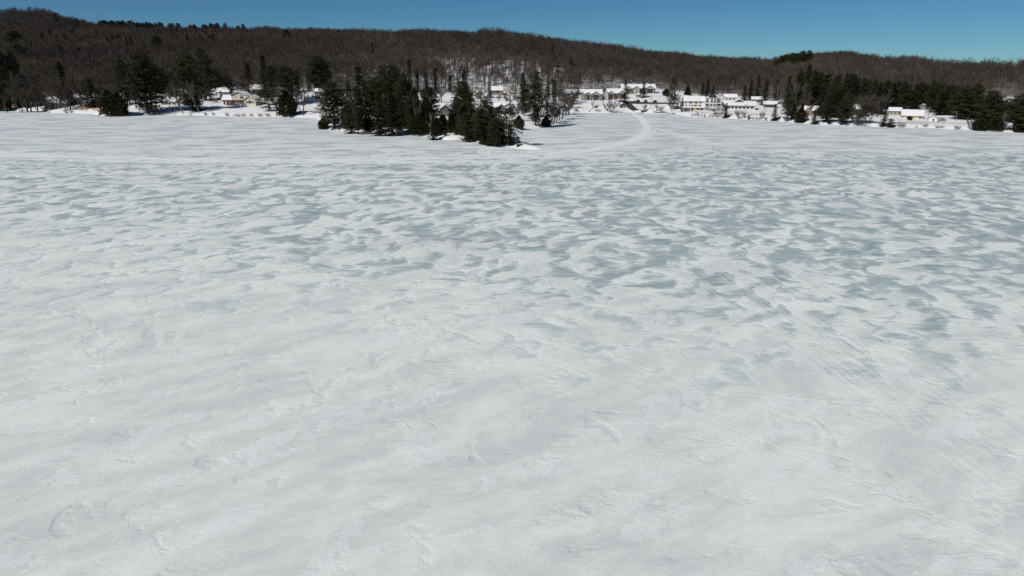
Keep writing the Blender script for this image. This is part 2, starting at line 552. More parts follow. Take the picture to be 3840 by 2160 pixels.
def tube_geo(pts, radii, n=6):
    V, F = [], []
    pts = [Vector(p) for p in pts]
    for i, (p, r) in enumerate(zip(pts, radii)):
        d = (pts[min(i + 1, len(pts) - 1)] - pts[max(i - 1, 0)]).normalized()
        a = d.orthogonal().normalized() if abs(d.z) < .9 else (d.cross(Vector((0, 1, 0)))).normalized()
        b = d.cross(a)
        for k in range(n):
            an = 2 * math.pi * k / n
            V.append(tuple(p + (a * math.cos(an) + b * math.sin(an)) * r))
    for i in range(len(pts) - 1):
        for k in range(n):
            F.append((i * n + k, i * n + (k + 1) % n, (i + 1) * n + (k + 1) % n, (i + 1) * n + k))
    F.append(tuple(range(n - 1, -1, -1)))
    F.append(tuple((len(pts) - 1) * n + k for k in range(n)))
    return V, F

def empty(name, loc, rz_=0.0, label=None, cat=None, group=None):
    o = bpy.data.objects.new(name, None)
    COL.objects.link(o)
    o.location = loc
    o.rotation_euler = (0, 0, rz_)
    o.empty_display_size = .5
    return tag(o, label, cat, group)

# ------------------------------------------------------------------ the setting
S_ = np.concatenate([np.arange(-2.0, -.85, .02), np.arange(-.85, .85, .0036), np.arange(.85, 2.01, .02)])
Y_ = np.concatenate([np.arange(240, 560, 2.0), np.arange(560, 800, 8.0), np.arange(800, 1100, 15.0), np.arange(1100, 2000, 50.0), np.array([2000, 2300, 2800, 3500, 4500])])
gs, gy = np.meshgrid(S_, Y_)
gx = (gs * gy).ravel(); gyy = gy.ravel()
gzz = ground_z(gx, gyy)
nS, nY = len(S_), len(Y_)
ii = (np.arange(nY - 1)[:, None] * nS + np.arange(nS - 1)[None, :]).ravel()
gf = np.stack([ii, ii + 1, ii + nS + 1, ii + nS], 1)
keep = (gzz[gf].max(1) > -1.2)
land_me = big_mesh('snowy_land', np.stack([gx, gyy, gzz], 1), gf[keep], ['land_snow'], smooth=True)

# distance at which the woods begin, by photo column
WOODS_PX = [-2600, -600, 0, 300, 500, 640, 860, 960, 1060, 1200, 1350, 1560, 1750, 1900, 2050, 2150, 2300, 2460, 2560, 2700, 2850, 3000, 3200, 3400, 3600, 3700, 3760, 3840, 7200]
WOODS_Y = [470, 470, 482, 485, 482, 486, 515, 515, 500, 500, 470, 470, 505, 505, 470, 484, 520, 540, 532, 515, 490, 455, 440, 455, 440, 440, 470, 460, 440]
def woods_start(px):
    return np.interp(px, WOODS_PX, WOODS_Y)
gpx = 1920 + 2754 * gs.ravel()
wd = np.clip((gyy - woods_start(gpx)) / 30, 0, 1)
# the open hardwood slope above the condominiums keeps more clean snow
slope = np.exp(-((gpx - 1850) / 420) ** 2) * np.clip(1 - np.abs(gyy - 575) / 75, 0, 1)
wd = wd * (1 - .75 * slope)
at = land_me.attributes.new('woods', 'FLOAT', 'POINT')
at.data.foreach_set('value', wd.astype(np.float32))
tag(link('snowy_land', land_me), kind='structure')

# the frozen lake, one sheet beyond every shore
lv, lf = [], []
xs = np.linspace(-3000, 3000, 41); ys = np.linspace(-3000, 5000, 41)
lv = [(x, y, 0.0) for y in ys for x in xs]
lf = [(j * 41 + i, j * 41 + i + 1, (j + 1) * 41 + i + 1, (j + 1) * 41 + i) for j in range(40) for i in range(40)]
tag(mesh_obj('frozen_lake', lv, lf, 'lake_ice_and_snow'), kind='structure')

# ------------------------------------------------------------------ trees: prototype meshes
def quads_mesh(name, P, mats, mat_idx=None):
    """P: (n,4,3) array of quads"""
    P = np.asarray(P, np.float32)
    n = len(P)
    return big_mesh(name, P.reshape(-1, 3), np.arange(n * 4).reshape(n, 4), mats, mat_idx)

def spray(c, d, up, length, width, droop=0.0):
    """a flat spray of needles as one tapering quad"""
    d = d / (np.linalg.norm(d) + 1e-9)
    side = np.cross(d, up); side /= (np.linalg.norm(side) + 1e-9)
    tip = c + d * length + np.array([0, 0, -droop])
    return [c - side * width * .30, c + side * width * .30, tip + side * width * .5 * .7, tip - side * width * .5 * .7]

def trunk_mesh(name, H, r0, mat, seed, top=.97, lean=0.0, n=7):
    r = random.Random(seed)
    pts, rad = [], []
    k = 7
    ox = oy = 0
    for i in range(k + 1):
        t = i / k
        pts.append((ox + lean * H * t, oy, -.4 + t * (H * top + .4)))
        rad.append(max(.03, r0 * (1 - t) ** .8 * (1.35 if i == 0 else 1)))
        ox += r.uniform(-.012, .012) * H; oy += r.uniform(-.012, .012) * H
    V, F = tube_geo(pts, rad, n)
    me = bpy.data.meshes.new(name)
    me.from_pydata(V, [], F); me.materials.append(MATS[mat])
    me.polygons.foreach_set('use_smooth', [True] * len(me.polygons))
    return me

def spruce_crown(name, seed, H=20.0, Rm=3.2, start=.05, power=.85, mat='spruce_needles', ragged=.25, dens=1.0):
    r = np.random.default_rng(seed)
    Q = []
    z = start * H
    while z < H * .985:
        t = z / H
        Rz = Rm * (1 - t) ** power * (1 - max(0, .12 - t) * 2.2)
        nb = int((5 + 5 * (1 - t)) * dens)
        a0 = r.uniform(0, 6.28)
        for b in range(nb):
            if r.random() < ragged * .35: continue
            an = a0 + b * 6.283 / nb + r.normal(0, .18)
            L = max(.35, Rz * r.uniform(1 - ragged, 1 + ragged * .45))
            out = np.array([math.cos(an), math.sin(an), 0])
            zz = z + r.normal(0, .12)
            slope = -.42 + .5 * t + r.normal(0, .07)
            ns = max(2, int(L / .46))
            for i in range(ns):
                f0 = (i + .2) / ns
                c = np.array([0, 0, zz]) + out * L * f0 + np.array([0, 0, slope * L * f0 + .30 * L * f0 * f0])
                w = .95 * (1 - .45 * f0)
                for sgn in (-1, 1):
                    d = out * 1.0 + sgn * np.array([-out[1], out[0], 0]) * r.uniform(.35, 1.1) + np.array([0, 0, r.uniform(-.35, .05)])
                    Q.append(spray(c + r.normal(0, .06, 3), d, np.array([0, 0, 1.]) + r.normal(0, .35, 3), w * r.uniform(.7, 1.15), w * r.uniform(.45, .7), .12))
        z += (.42 + .30 * (1 - t)) / dens ** .5 * r.uniform(.8, 1.2)
    top = np.array([0, 0, H])
    for i in range(8):
        an = i * .8
        Q.append(spray(top + np.array([0, 0, -.9]), np.array([math.cos(an) * .25, math.sin(an) * .25, 1]), np.array([math.sin(an), 0, .3]), .9, .3))
    return quads_mesh(name, Q, [mat])

def clump(Q, r, c, rx, rz, n, size):
    for i in range(n):
        v = r.normal(0, 1, 3); v /= np.linalg.norm(v)
        v *= r.uniform(.35, 1.0) ** .6
        p = c + v * np.array([rx, rx, rz])
        d = v * np.array([1, 1, .7]) + np.array([0, 0, .45]) + r.normal(0, .45, 3)
        Q.append(spray(p, d, r.normal(0, 1, 3), size * r.uniform(.7, 1.3), size * r.uniform(.45, .8)))

def pine_crown(name, seed, H=22.0, Rm=5.0, start=.16, mat='pine_needles', shape='tall', dens=1.0, open_=0.0):
    """white pine: tiers of level, tufted boughs with a broken outline"""
    r = np.random.default_rng(seed)
    Q = []; limbs = []
    z = start * H
    while z < H * .97:
        t = (z / H - start) / (1 - start)
        if shape == 'tall':
            prof = min(1.0, .50 + t * 1.9) if t < .30 else (1 - (t - .30) / .72) ** .72
        elif shape == 'dome':
            prof = min(1.0, .55 + t * 1.1) if t < .42 else max(.05, 1 - ((t - .42) / .60) ** 2.2)
        else:
            prof = (1 - t) ** .8
        Rz = Rm * max(.10, prof)
        nb = r.integers(4, 7)
        a0 = r.uniform(0, 6.28)
        for b in range(nb):
            if r.random() < .08 + open_: continue
            an = a0 + b * 6.283 / nb + r.normal(0, .3)
            L = Rz * r.uniform(.62, 1.18)
            out = np.array([math.cos(an), math.sin(an), 0])
            rise = r.uniform(-.06, .22) + .25 * t
            limbs.append(((0, 0, z), tuple(out * L * .9 + np.array([0, 0, z + rise * L]))))
            nc = max(1, int(L / 1.05))
            for i in range(nc):
                f0 = (i + 1) / nc
                c = np.array([0, 0, z + rise * L * f0]) + out * L * f0 + r.normal(0, .22, 3)
                clump(Q, r, c, .75 + .28 * r.random(), .38, int(22 * dens), .50)
        z += r.uniform(.75, 1.25) * (1.0 if t < .6 else .8) / dens ** .5
    clump(Q, r, np.array([0, 0, H * .965]), .5, .7, 16, .55)
    nl = len(Q)
    for a, b in limbs:
        a = np.array(a); b = np.array(b)
        for ax in ((0, 0, .07), (.05, .05, 0)):
            ax = np.array(ax)
            Q.append([a - ax, a + ax, b + ax * .3, b - ax * .3])
    return quads_mesh(name, np.asarray(Q), [mat, 'dark_bark'], [0] * nl + [1] * (len(Q) - nl)), limbs

def cedar_crown(name, seed, H=10.0, Rm=2.6, mat='cedar_leaves', shape='oval'):
    r = np.random.default_rng(seed)
    Q = []
    n = int(420 * H * Rm / 10) + 1200
    for i in range(n):
        t = r.random() ** .9
        if shape == 'oval':
            prof = math.sin(math.pi * min(1, (t * .82 + .18))) ** .65 if t > .25 else .78 + .5 * t
            prof = min(prof, 1.0) * (1 - t * .12)
            if t > .55: prof *= max(.04, 1 - ((t - .55) / .46) ** 2)
        else:
            prof = (1 - t) ** .75
        an = r.uniform(0, 6.283)
        rr = Rm * prof * (.82 + .22 * math.sin(an * 5 + seed + t * 9) * .6) * r.uniform(.03, 1.05) ** .5
        out = np.array([math.cos(an), math.sin(an), 0])
        c = out * rr + np.array([0, 0, t * H * .96])
        d = out * .7 + np.array([0, 0, r.uniform(.4, 1.2)]) + r.normal(0, .35, 3)
        Q.append(spray(c, d, r.normal(0, 1, 3), .62 * r.uniform(.7, 1.3), .42 * r.uniform(.7, 1.3)))
    return quads_mesh(name, Q, [mat])

def bare_tree(name, seed, H=14.0, trunk_frac=.35, spread=.9, levels=3, r0=.20, bark='grey_bark', twig='twig', stems=1,
              twig_w=.035, twigs=6, lean=0.0, bend=.25, base_spread=.12, nb=(4, 6)):
    """leafless hardwood: returns (trunk mesh, crown mesh)"""
    r = np.random.default_rng(seed)
    trunk_parts, limb_parts, tw = [], [], []
    def grow(p, d, L, rad, lev):
        p = np.array(p, float); d = np.array(d, float); d /= np.linalg.norm(d)
        k = 4 if lev <= 1 else 2
        pts = [p.copy()]; rad_ = [rad]
        for i in range(k):
            d = d + r.normal(0, bend * .35, 3) + np.array([0, 0, .10 * (lev > 0)])
            d /= np.linalg.norm(d)
            p = p + d * L / k
            pts.append(p.copy()); rad_.append(max(.012, rad * (1 - .62 * (i + 1) / k)))
        g = tube_geo([tuple(q) for q in pts], rad_, 6 if lev == 0 else (4 if lev == 1 else 3))
        (trunk_parts if lev == 0 else limb_parts).append(g)
        if lev >= levels:
            for i in range(twigs):
                f = r.uniform(.15, 1.0)
                j = min(k - 1, int(f * k))
                c = pts[j] + (pts[j + 1] - pts[j]) * (f * k - j)
                dd = d + r.normal(0, .55, 3) + np.array([0, 0, .15])
                dd /= np.linalg.norm(dd)
                ll = L * r.uniform(.45, .9)
                s = np.cross(dd, r.normal(0, 1, 3)); s /= np.linalg.norm(s) + 1e-9
                tw.append([c - s * twig_w * .5, c + s * twig_w * .5, c + dd * ll + s * twig_w * .2, c + dd * ll - s * twig_w * .2])
            return
        n = r.integers(nb[0], nb[1] + 1)
        for b in range(n):
            f = 1.0 if b == 0 else r.uniform(trunk_frac if lev == 0 else .25, .98)
            j = min(k - 1, int(f * k)); fr = f * k - j
            c = pts[j] + (pts[j + 1] - pts[j]) * fr
            an = r.uniform(0, 6.283)
            o = np.array([math.cos(an), math.sin(an), 0])
            dd = d * (1.0 if b else 1.4) + o * spread * r.uniform(.5, 1.1) * (.4 if b == 0 else 1) + np.array([0, 0, .12])
            grow(c, dd, L * r.uniform(.42, .66) * (1.15 if b == 0 else 1), rad_[j] * .60 + .004, lev + 1)
    for s in range(stems):
        an = s * 6.283 / max(1, stems) + r.uniform(0, .8)
        d0 = np.array([lean, 0, 1.0]) if stems == 1 else np.array([math.cos(an) * .38 + lean, math.sin(an) * .38, 1.0])
        b0 = np.array([0, 0, -.35]) + (np.array([math.cos(an), math.sin(an), 0]) * base_spread if stems > 1 else 0)
        grow(b0, d0, H * .56 * r.uniform(.9, 1.05), r0 * r.uniform(.8, 1.1) / (stems ** .35), 0)
    def mk(nm, parts, mat, extra=None):
        V, F = join(parts)
        mi = [0] * len(F)
        if extra:
            o = len(V)
            for q in extra:
                V += [tuple(x) for x in q]
            F += [(o + 4 * i, o + 4 * i + 1, o + 4 * i + 2, o + 4 * i + 3) for i in range(len(extra))]
            mi += [1] * len(extra)
        me = bpy.data.meshes.new(nm)
        me.from_pydata([tuple(v) for v in V], [], F)
        me.materials.append(MATS[mat]); me.materials.append(MATS[twig])
        me.polygons.foreach_set('material_index', mi)
        me.update()
        return me
    tm = mk('trunk', trunk_parts, bark)
    cm = mk('crown', limb_parts, bark, tw)
    zs = [v.co.z for v in cm.vertices]
    top = max(zs)
    for me in (tm, cm):                       # bring the tree to its nominal height
        co = np.empty(len(me.vertices) * 3, np.float32); me.vertices.foreach_get('co', co)
        co *= H / top; me.vertices.foreach_set('co', co); me.update()
    return tm, cm

PROTO = {}       # kind -> list of (nominal height, nominal half width, [(part name, mesh), ...])
def half_width(me):
    co = np.empty(len(me.vertices) * 3, np.float32); me.vertices.foreach_get('co', co)
    co = co.reshape(-1, 3)
    return float(np.percentile(np.hypot(co[:, 0], co[:, 1]), 80))

def add_proto(kind, H, parts):
    PROTO.setdefault(kind, []).append((H, half_width(parts[-1][1]), parts))

for i in range(4):
    add_proto('spruce', 20, [('trunk', trunk_mesh('trunk', 20, .26, 'dark_bark', 10 + i)), ('crown', spruce_crown('crown', 20 + i, 20, 3.3 + .3 * (i % 2), ragged=.28 + .05 * i))])
for i in range(3):
    add_proto('spire', 20, [('trunk', trunk_mesh('trunk', 20, .22, 'dark_bark', 30 + i)), ('crown', spruce_crown('crown', 40 + i, 20, 1.9, start=.05, power=.7, ragged=.4, dens=1.1))])
for i in range(4):
    me, limbs = pine_crown('crown', 50 + i, 22, 4.9, .05 + .03 * i, shape='tall' if i % 2 else 'dome', dens=1.3)
    add_proto('pine', 22, [('trunk', trunk_mesh('trunk', 22, .34, 'dark_bark', 60 + i)), ('crown', me)])
for i in range(2):
    me, limbs = pine_crown('crown', 70 + i, 17, 4.2, .12, shape='tall', dens=1.0, open_=.22)
    add_proto('open_pine', 17, [('trunk', trunk_mesh('trunk', 17, .25, 'dark_bark', 75 + i)), ('crown', me)])
for i in range(3):
    add_proto('cedar', 10, [('trunk', trunk_mesh('trunk', 10, .2, 'dark_bark', 80 + i, .8)), ('crown', cedar_crown('crown', 85 + i, 10, 2.9))])
for i in range(2):
    add_proto('cone_cedar', 10, [('trunk', trunk_mesh('trunk', 10, .16, 'dark_bark', 90 + i, .85)), ('crown', cedar_crown('crown', 95 + i, 10, 2.5, shape='cone'))])
for i in range(2):
    add_proto('small_spruce', 4, [('trunk', trunk_mesh('trunk', 4, .07, 'dark_bark', 100 + i)), ('crown', spruce_crown('crown', 105 + i, 4, 1.1, start=.04, ragged=.3, dens=1.0))])
for i in range(5):
    tm, cm = bare_tree('bare', 200 + i, 15, .42, .80, 3, .36, 'grey_bark', 'twig', twigs=10, twig_w=.085)
    add_proto('bare', 15, [('trunk', tm), ('crown', cm)])
for i in range(2):
    tm, cm = bare_tree('bare', 220 + i, 15, .45, .6, 3, .30, 'pale_bark', 'grey_twig', twigs=7, twig_w=.075)
    add_proto('pale', 15, [('trunk', tm), ('crown', cm)])
tm, cm = bare_tree('bare', 231, 13, .45, .75, 2, .3, 'birch_bark', 'grey_twig', twigs=7, twig_w=.05, nb=(3, 4))
add_proto('birch', 13, [('trunk', tm), ('crown', cm)])
for i in range(2):
    tm, cm = bare_tree('bare', 240 + i, 8, .3, .8, 2, .26, 'grey_bark', 'twig', stems=5, twigs=12, twig_w=.06, base_spread=.5)
    add_proto('multistem', 8, [('trunk', tm), ('crown', cm)])
for i in range(2):
    tm, cm = bare_tree('bare', 250 + i, 20, .3, .85, 3, .4, 'grey_bark', 'twig', stems=3, twigs=10, twig_w=.085, base_spread=.5, nb=(5, 6))
    add_proto('willow', 20, [('trunk', tm), ('crown', cm)])
for i in range(3):
    tm, cm = bare_tree('bare', 260 + i, 2.4, .15, .8, 2, .03, 'shrub_twig', 'shrub_twig', stems=9, twigs=8, twig_w=.02, base_spread=.3, nb=(3, 5))
    add_proto('shrub', 2.4, [('stems', tm), ('twigs', cm)])
NAMES = {'spruce': 'spruce_tree', 'spire': 'spruce_tree', 'pine': 'pine_tree', 'open_pine': 'pine_tree', 'cedar': 'cedar_tree',
         'cone_cedar': 'cedar_tree', 'small_spruce': 'spruce_sapling', 'bare': 'bare_tree', 'pale': 'bare_tree', 'birch': 'birch_tree',
         'multistem': 'bare_tree', 'willow': 'bare_tree', 'shrub': 'bare_shrub'}
_tr = random.Random(99)
N_OF = {}
def plant(kind, loc, h, halfw=None, label=None, group=None, lean=0.0, variant=None, rot=None, sink=.12):
    protos = PROTO[kind]
    i = N_OF.get(kind, 0) if variant is None else variant
    if variant is None: N_OF[kind] = i + 1
    H, W, parts = protos[i % len(protos)]
    root = empty(NAMES[kind], (loc[0], loc[1], loc[2] - sink), 0, label, 'shrub' if kind == 'shrub' else 'tree', group)
    sz = h / H
    sx = (halfw / W) if halfw else sz * _tr.uniform(.9, 1.1)
    sx = min(max(sx, sz * .45), sz * 2.1)
    root.rotation_euler = (0, lean, _tr.uniform(0, 6.28) if rot is None else rot)
    if lean: root.rotation_euler = (0, lean, 0)
    root.scale = (sx, sx, sz)
    for nm, me in parts:
        link(nm, me, root)
    return root

def tree_px(kind, px, base, top, halfpx=None, label=None, group=None, Y=None, **kw):
    """place a tree by its photo pixels: column, ground row (or distance Y) and top row"""
    if Y is not None:
        x, y, z = spot(px, Y)
    else:
        x, y, z = foot(px, base)
    h = max(1.0, z_at(top, y) - z)
    return plant(kind, (x, y, z), h, halfpx * mpp(y) if halfpx else None, label, group, **kw)

# ------------------------------------------------------------------ hillside woods that read as one mass
def low_tree(seed, H, twig_w, n1, n2, spread):
    """coarse leafless hardwood for the far woods: trunk, limbs and twig strips as plain quads"""
    r = np.random.default_rng(seed)
    Q, M = [], []
    def strip(a, b, w0, w1, m):
        d = b - a
        for ax in ((1, 0, 0), (0, 1, 0)) if m == 0 else (r.normal(0, 1, 3),):
            s = np.cross(d, ax); s = s / (np.linalg.norm(s) + 1e-9)
            Q.append([a - s * w0, a + s * w0, b + s * w1, b - s * w1]); M.append(m)
    top = np.array([r.normal(0, .4), r.normal(0, .4), H * .80])
    strip(np.array([0, 0, -.5]), top * .55, .17, .12, 0)
    strip(top * .55, top, .12, .05, 0)
    for i in range(n1):
        f = r.uniform(.42, 1.0)
        a = top * f
        an = r.uniform(0, 6.283)
        L = H * r.uniform(.16, .34) * (1.25 - .55 * f)
        d = np.array([math.cos(an) * spread, math.sin(an) * spread, r.uniform(.55, 1.3)])
        d /= np.linalg.norm(d)
        b = a + d * L
        strip(a, b, .05, .025, 1)
        for k in range(n2):
            g = r.uniform(.25, 1.0)
            c = a + (b - a) * g
            e = d + r.normal(0, .55, 3) + np.array([0, 0, .25]); e /= np.linalg.norm(e)
            ll = L * r.uniform(.35, .75)
            strip(c, c + e * ll, twig_w, twig_w * .35, 1)
    return np.array(Q, np.float32), np.array(M, np.int32)

def woods(name, pts, scl, rot, pid, variants):
    """one stuff object: its mesh holds the tree variants and one loose point for each tree"""
    V, F, MI, PID, ISP = [], [], [], [], []
    o = 0
    for k, (Q, M) in enumerate(variants):
        n = len(Q)
        V.append(Q.reshape(-1, 3)); F.append(np.arange(n * 4).reshape(n, 4) + o); MI.append(M)
        PID.append(np.full(n * 4, k)); ISP.append(np.zeros(n * 4)); o += n * 4
    V.append(pts); PID.append(pid); ISP.append(np.ones(len(pts)))
    V = np.concatenate(V); F = np.concatenate(F); MI = np.concatenate(MI)
    PID = np.concatenate(PID).astype(np.int32); ISP = np.concatenate(ISP).astype(np.float32)
    me = big_mesh(name, V, F, ['woods_bark', 'forest_twig'], MI)
    nv = len(V); nt = nv - len(pts)
    def attr(nm, typ, arr, key='value'):
        a = me.attributes.new(nm, typ, 'POINT'); a.data.foreach_set(key, arr)
    attr('pid', 'INT', PID); attr('isp', 'FLOAT', ISP)
    sc = np.ones((nv, 3), np.float32); sc[nt:] = scl
    ro = np.zeros((nv, 3), np.float32); ro[nt:, 2] = rot
    attr('psc', 'FLOAT_VECTOR', sc.ravel(), 'vector'); attr('pro', 'FLOAT_VECTOR', ro.ravel(), 'vector')
    ob = link(name, me)
    ng = bpy.data.node_groups.new(name + '_scatter', 'GeometryNodeTree')
    ng.interface.new_socket('Geometry', in_out='INPUT', socket_type='NodeSocketGeometry')
    ng.interface.new_socket('Geometry', in_out='OUTPUT', socket_type='NodeSocketGeometry')
    N, L = ng.nodes, ng.links
    gi = N.new('NodeGroupInput'); go = N.new('NodeGroupOutput')
    def named(nm, typ):
        a = N.new('GeometryNodeInputNamedAttribute'); a.data_type = typ; a.inputs[0].default_value = nm
        return a.outputs[0]
    isp = N.new('FunctionNodeCompare'); isp.data_type = 'FLOAT'; isp.operation = 'GREATER_THAN'
    L.new(named('isp', 'FLOAT'), isp.inputs[0]); isp.inputs[1].default_value = .5
    sep = N.new('GeometryNodeSeparateGeometry'); sep.domain = 'POINT'
    L.new(gi.outputs[0], sep.inputs[0]); L.new(isp.outputs[0], sep.inputs[1])
    jn = N.new('GeometryNodeJoinGeometry')
    for k in reversed(range(len(variants))):
        cmpn = N.new('FunctionNodeCompare'); cmpn.data_type = 'INT'; cmpn.operation = 'EQUAL'
        L.new(named('pid', 'INT'), cmpn.inputs[2]); cmpn.inputs[3].default_value = k
        s2 = N.new('GeometryNodeSeparateGeometry'); s2.domain = 'POINT'
        L.new(sep.outputs[1], s2.inputs[0]); L.new(cmpn.outputs[0], s2.inputs[1])
        g2 = N.new('GeometryNodeGeometryToInstance'); L.new(s2.outputs[0], g2.inputs[0])
        L.new(g2.outputs[0], jn.inputs[0])
    iop = N.new('GeometryNodeInstanceOnPoints')
    L.new(sep.outputs[0], iop.inputs['Points']); L.new(jn.outputs[0], iop.inputs['Instance'])
    iop.inputs['Pick Instance'].default_value = True
    L.new(named('pid', 'INT'), iop.inputs['Instance Index'])
    er = N.new('FunctionNodeEulerToRotation'); L.new(named('pro', 'FLOAT_VECTOR'), er.inputs[0])
    L.new(er.outputs[0], iop.inputs['Rotation'])
    L.new(named('psc', 'FLOAT_VECTOR'), iop.inputs['Scale'])
    L.new(iop.outputs[0], go.inputs[0])
    m = ob.modifiers.new('scatter', 'NODES'); m.node_group = ng
    return tag(ob, kind='stuff')

plain('woods_bark', (.15, .125, .105), .9, .3, 1.5)
wr = np.random.default_rng(17)
N_TRY = 60000
ws = wr.uniform(-.98, .98, N_TRY)
wy = np.sqrt(wr.uniform(430 ** 2, 1130 ** 2, N_TRY))
far_s = wr.uniform(-.98, .98, 9000); far_y = wr.uniform(1130, 1960, 9000)
ws = np.concatenate([ws, far_s]); wy = np.concatenate([wy, far_y])
wpx = 1920 + 2754 * ws
wst = woods_start(wpx)
prob = np.clip((wy - wst) / 60, 0, 1) * .9
prob[(wy > wst) & (prob < .25)] = .25
prob[wy < wst] = 0
slope_w = np.exp(-((wpx - 1950) / 480) ** 2) * np.clip(1 - np.abs(wy - 575) / 70, 0, 1)
prob *= 1 - .60 * slope_w
prob *= np.where((np.abs(wpx - 3765) < 45) & (wy > 470) & (wy < 600), .25, 1)          # snowy clearing on the right hillside
keepw = wr.random(len(ws)) < prob
wx = ws * wy
wx, wy, wpx = wx[keepw], wy[keepw], wpx[keepw]
keepd = shore_dist(wx, wy) > 25
wx, wy, wpx = wx[keepd], wy[keepd], wpx[keepd]
wz = ground_z(wx, wy)
n = len(wx)
hs = wr.uniform(.68, 1.25, n) * (1 + .12 * _wave(wx, wy, 90, 4))
scl = np.stack([hs * wr.uniform(.85, 1.2, n), hs * wr.uniform(.85, 1.2, n), hs], 1)
variants = [low_tree(300 + k, 14.5, .055, 20, 7, .9) for k in range(4)] + [low_tree(320 + k, 15, .05, 15, 6, .6) for k in range(2)]
woods('hillside_hardwood_forest', np.stack([wx, wy, wz], 1).astype(np.float32), scl.astype(np.float32), wr.uniform(0, 6.28, n), wr.integers(0, 6, n), variants)

_ORD = ['first', 'second', 'third', 'fourth', 'fifth', 'sixth', 'seventh', 'eighth', 'ninth', 'tenth', 'eleventh', 'twelfth', 'thirteenth', 'fourteenth', 'fifteenth', 'sixteenth', 'seventeenth', 'eighteenth', 'nineteenth']
def nth(v, allv):
    k = sorted(allv).index(v) + 1
    if k <= 19: return _ORD[k - 1]
    tens = {2: 'twent', 3: 'thirt', 4: 'fort'}[k // 10]
    return tens + 'ieth' if k % 10 == 0 else tens + 'y-' + _ORD[k % 10 - 1]

# ------------------------------------------------------------------ trees one can tell apart
# left shore
T = tree_px
T('pine', 22, 0, 163, 34, 'broad dark pine at the left edge of the picture', Y=458)
T('pine', 80, 0, 192, 22, 'slimmer dark pine just right of the left edge pine', Y=462)
T('cedar', 12, 0, 330, 22, 'low dark evergreen below the left edge pine', Y=452)
T('cedar', 88, 0, 318, 18, 'dark bushy evergreen behind the leaning bare tree at far left', Y=460)
T('spire', 251, 398, 226, 17, 'tall narrow spruce standing on the lawn among the left bare trees')
T('spruce', 268, 396, 352, 17, 'short bushy spruce at the foot of the tall narrow left spruce')
T('spruce', 352, 404, 296, 22, 'dark spruce in front of the small snowy cabin at left')
T('cedar', 415, 431, 338, 30, 'brown-green bushy cedar on the shore, left one of its clump')
T('cedar', 450, 433, 345, 26, 'brown-green bushy cedar on the shore, right one of its clump')
T('pine', 479, 0, 228, 22, 'pine with a pointed top, left flank of the big dark shore pines', Y=446)
T('pine', 556, 423, 202, 52, 'very wide black-green pine right of the brown shore cedars', variant=0)
T('pine', 610, 0, 250, 28, 'shadowed pine at the right flank of the widest shore pine', Y=450)
T('pine', 652, 0, 265, 20, 'smaller pine between the two widest shore pines', Y=462)
T('pine', 722, 416, 199, 44, 'wide black-green pine left of the yellow house lawn', variant=2)
T('spruce', 742, 414, 300, 24, 'drooping low-branched spruce casting its shadow across the yellow house lawn')
T('pine', 774, 0, 176, 34, 'tallest black-green pine left behind the yellow house', Y=466, variant=1)
T('pine', 822, 0, 252, 24, 'dark pine behind the grey garage', Y=512)
T('spruce', 830, 0, 338, 9, 'small dark spruce at the corner of the grey garage', Y=474)
T('spruce', 937, 0, 232, 24, 'conical spruce directly behind the yellow house', Y=497)
T('spruce', 997, 0, 199, 24, 'tall spruce right behind the yellow house', Y=480)
T('pine', 1028, 0, 245, 22, 'dark pine right of the tall spruce behind the yellow house', Y=476)
T('open_pine', 1009, 417, 325, 32, 'open-branched young pine right of the yellow house')
T('pine', 1084, 0, 246, 37, 'wide dark pine above the olive cedar', Y=447, variant=3)
T('cedar', 1079, 433, 340, 31, 'dense olive-brown egg-shaped cedar on the lawn by the shore', variant=1)
T('pine', 1204, 0, 210, 34, 'dark pine standing behind the ploughed snow pile', Y=497, variant=0)
T('spire', 1118, 0, 260, 12, 'thin spruce between the lawn cedar and the snow pile', Y=500)
T('spire', 1160, 0, 272, 12, 'thin spruce left of the snow pile pine', Y=505)
# wooded point
T('pine', 1253, 481, 310, 46, 'bushy pine at the left end of the wooded point', variant=2)
T('cedar', 1306, 483, 383, 20, 'yellow-green cedar beside the leftmost pine of the point')
T('spruce', 1357, 473, 247, 36, 'broad tiered spruce on the point, left of its densest pines')
T('pine', 1398, 0, 298, 26, 'shorter pine against the broad tiered spruce on the point', Y=318)
T('pine', 1440, 478, 247, 30, 'tall pine in the middle of the point, left of a pair', variant=1)
T('pine', 1483, 479, 244, 32, 'tall pine in the middle of the point, right of a pair', variant=3)
T('pine', 1518, 484, 270, 34, 'wide pine behind the slim bare tree on the point')
T('cedar', 1560, 496, 330, 24, 'dark cedar behind the slim bare tree on the point')
T('cone_cedar', 1386, 488, 438, 18, 'low olive cedar at the waterline below the broad spruce')
T('small_spruce', 1434, 496, 466, 7, 'tiny spruce on the point bank below the tall pine pair')
T('cone_cedar', 1540, 504, 470, 13, 'low yellow-green cedar at the waterline left of the white birch')
T('pine', 1617, 0, 327, 26, 'pine left of the arched-window house on the point', Y=305, variant=2)
T('cedar', 1590, 0, 400, 26, 'dark low evergreen behind the forked white birch', Y=300)
T('cedar', 1640, 508, 440, 20, 'olive cedar right of the forked white birch')
T('cone_cedar', 1662, 0, 430, 22, 'dark evergreen below the arched-window house', Y=298)
T('open_pine', 1670, 513, 486, 11, 'small pale green pine on the bank right of the white birch')
T('cone_cedar', 1700, 0, 420, 24, 'dark evergreen right below the arched window', Y=296)
T('pine', 1738, 497, 300, 30, 'large pine right of the arched-window house', variant=0)
T('spire', 1742, 0, 258, 13, 'thin spruce spire rising above the large pine by the arched window', Y=470)
T('open_pine', 1720, 516, 474, 15, 'low green pine on the snow mound of the point')
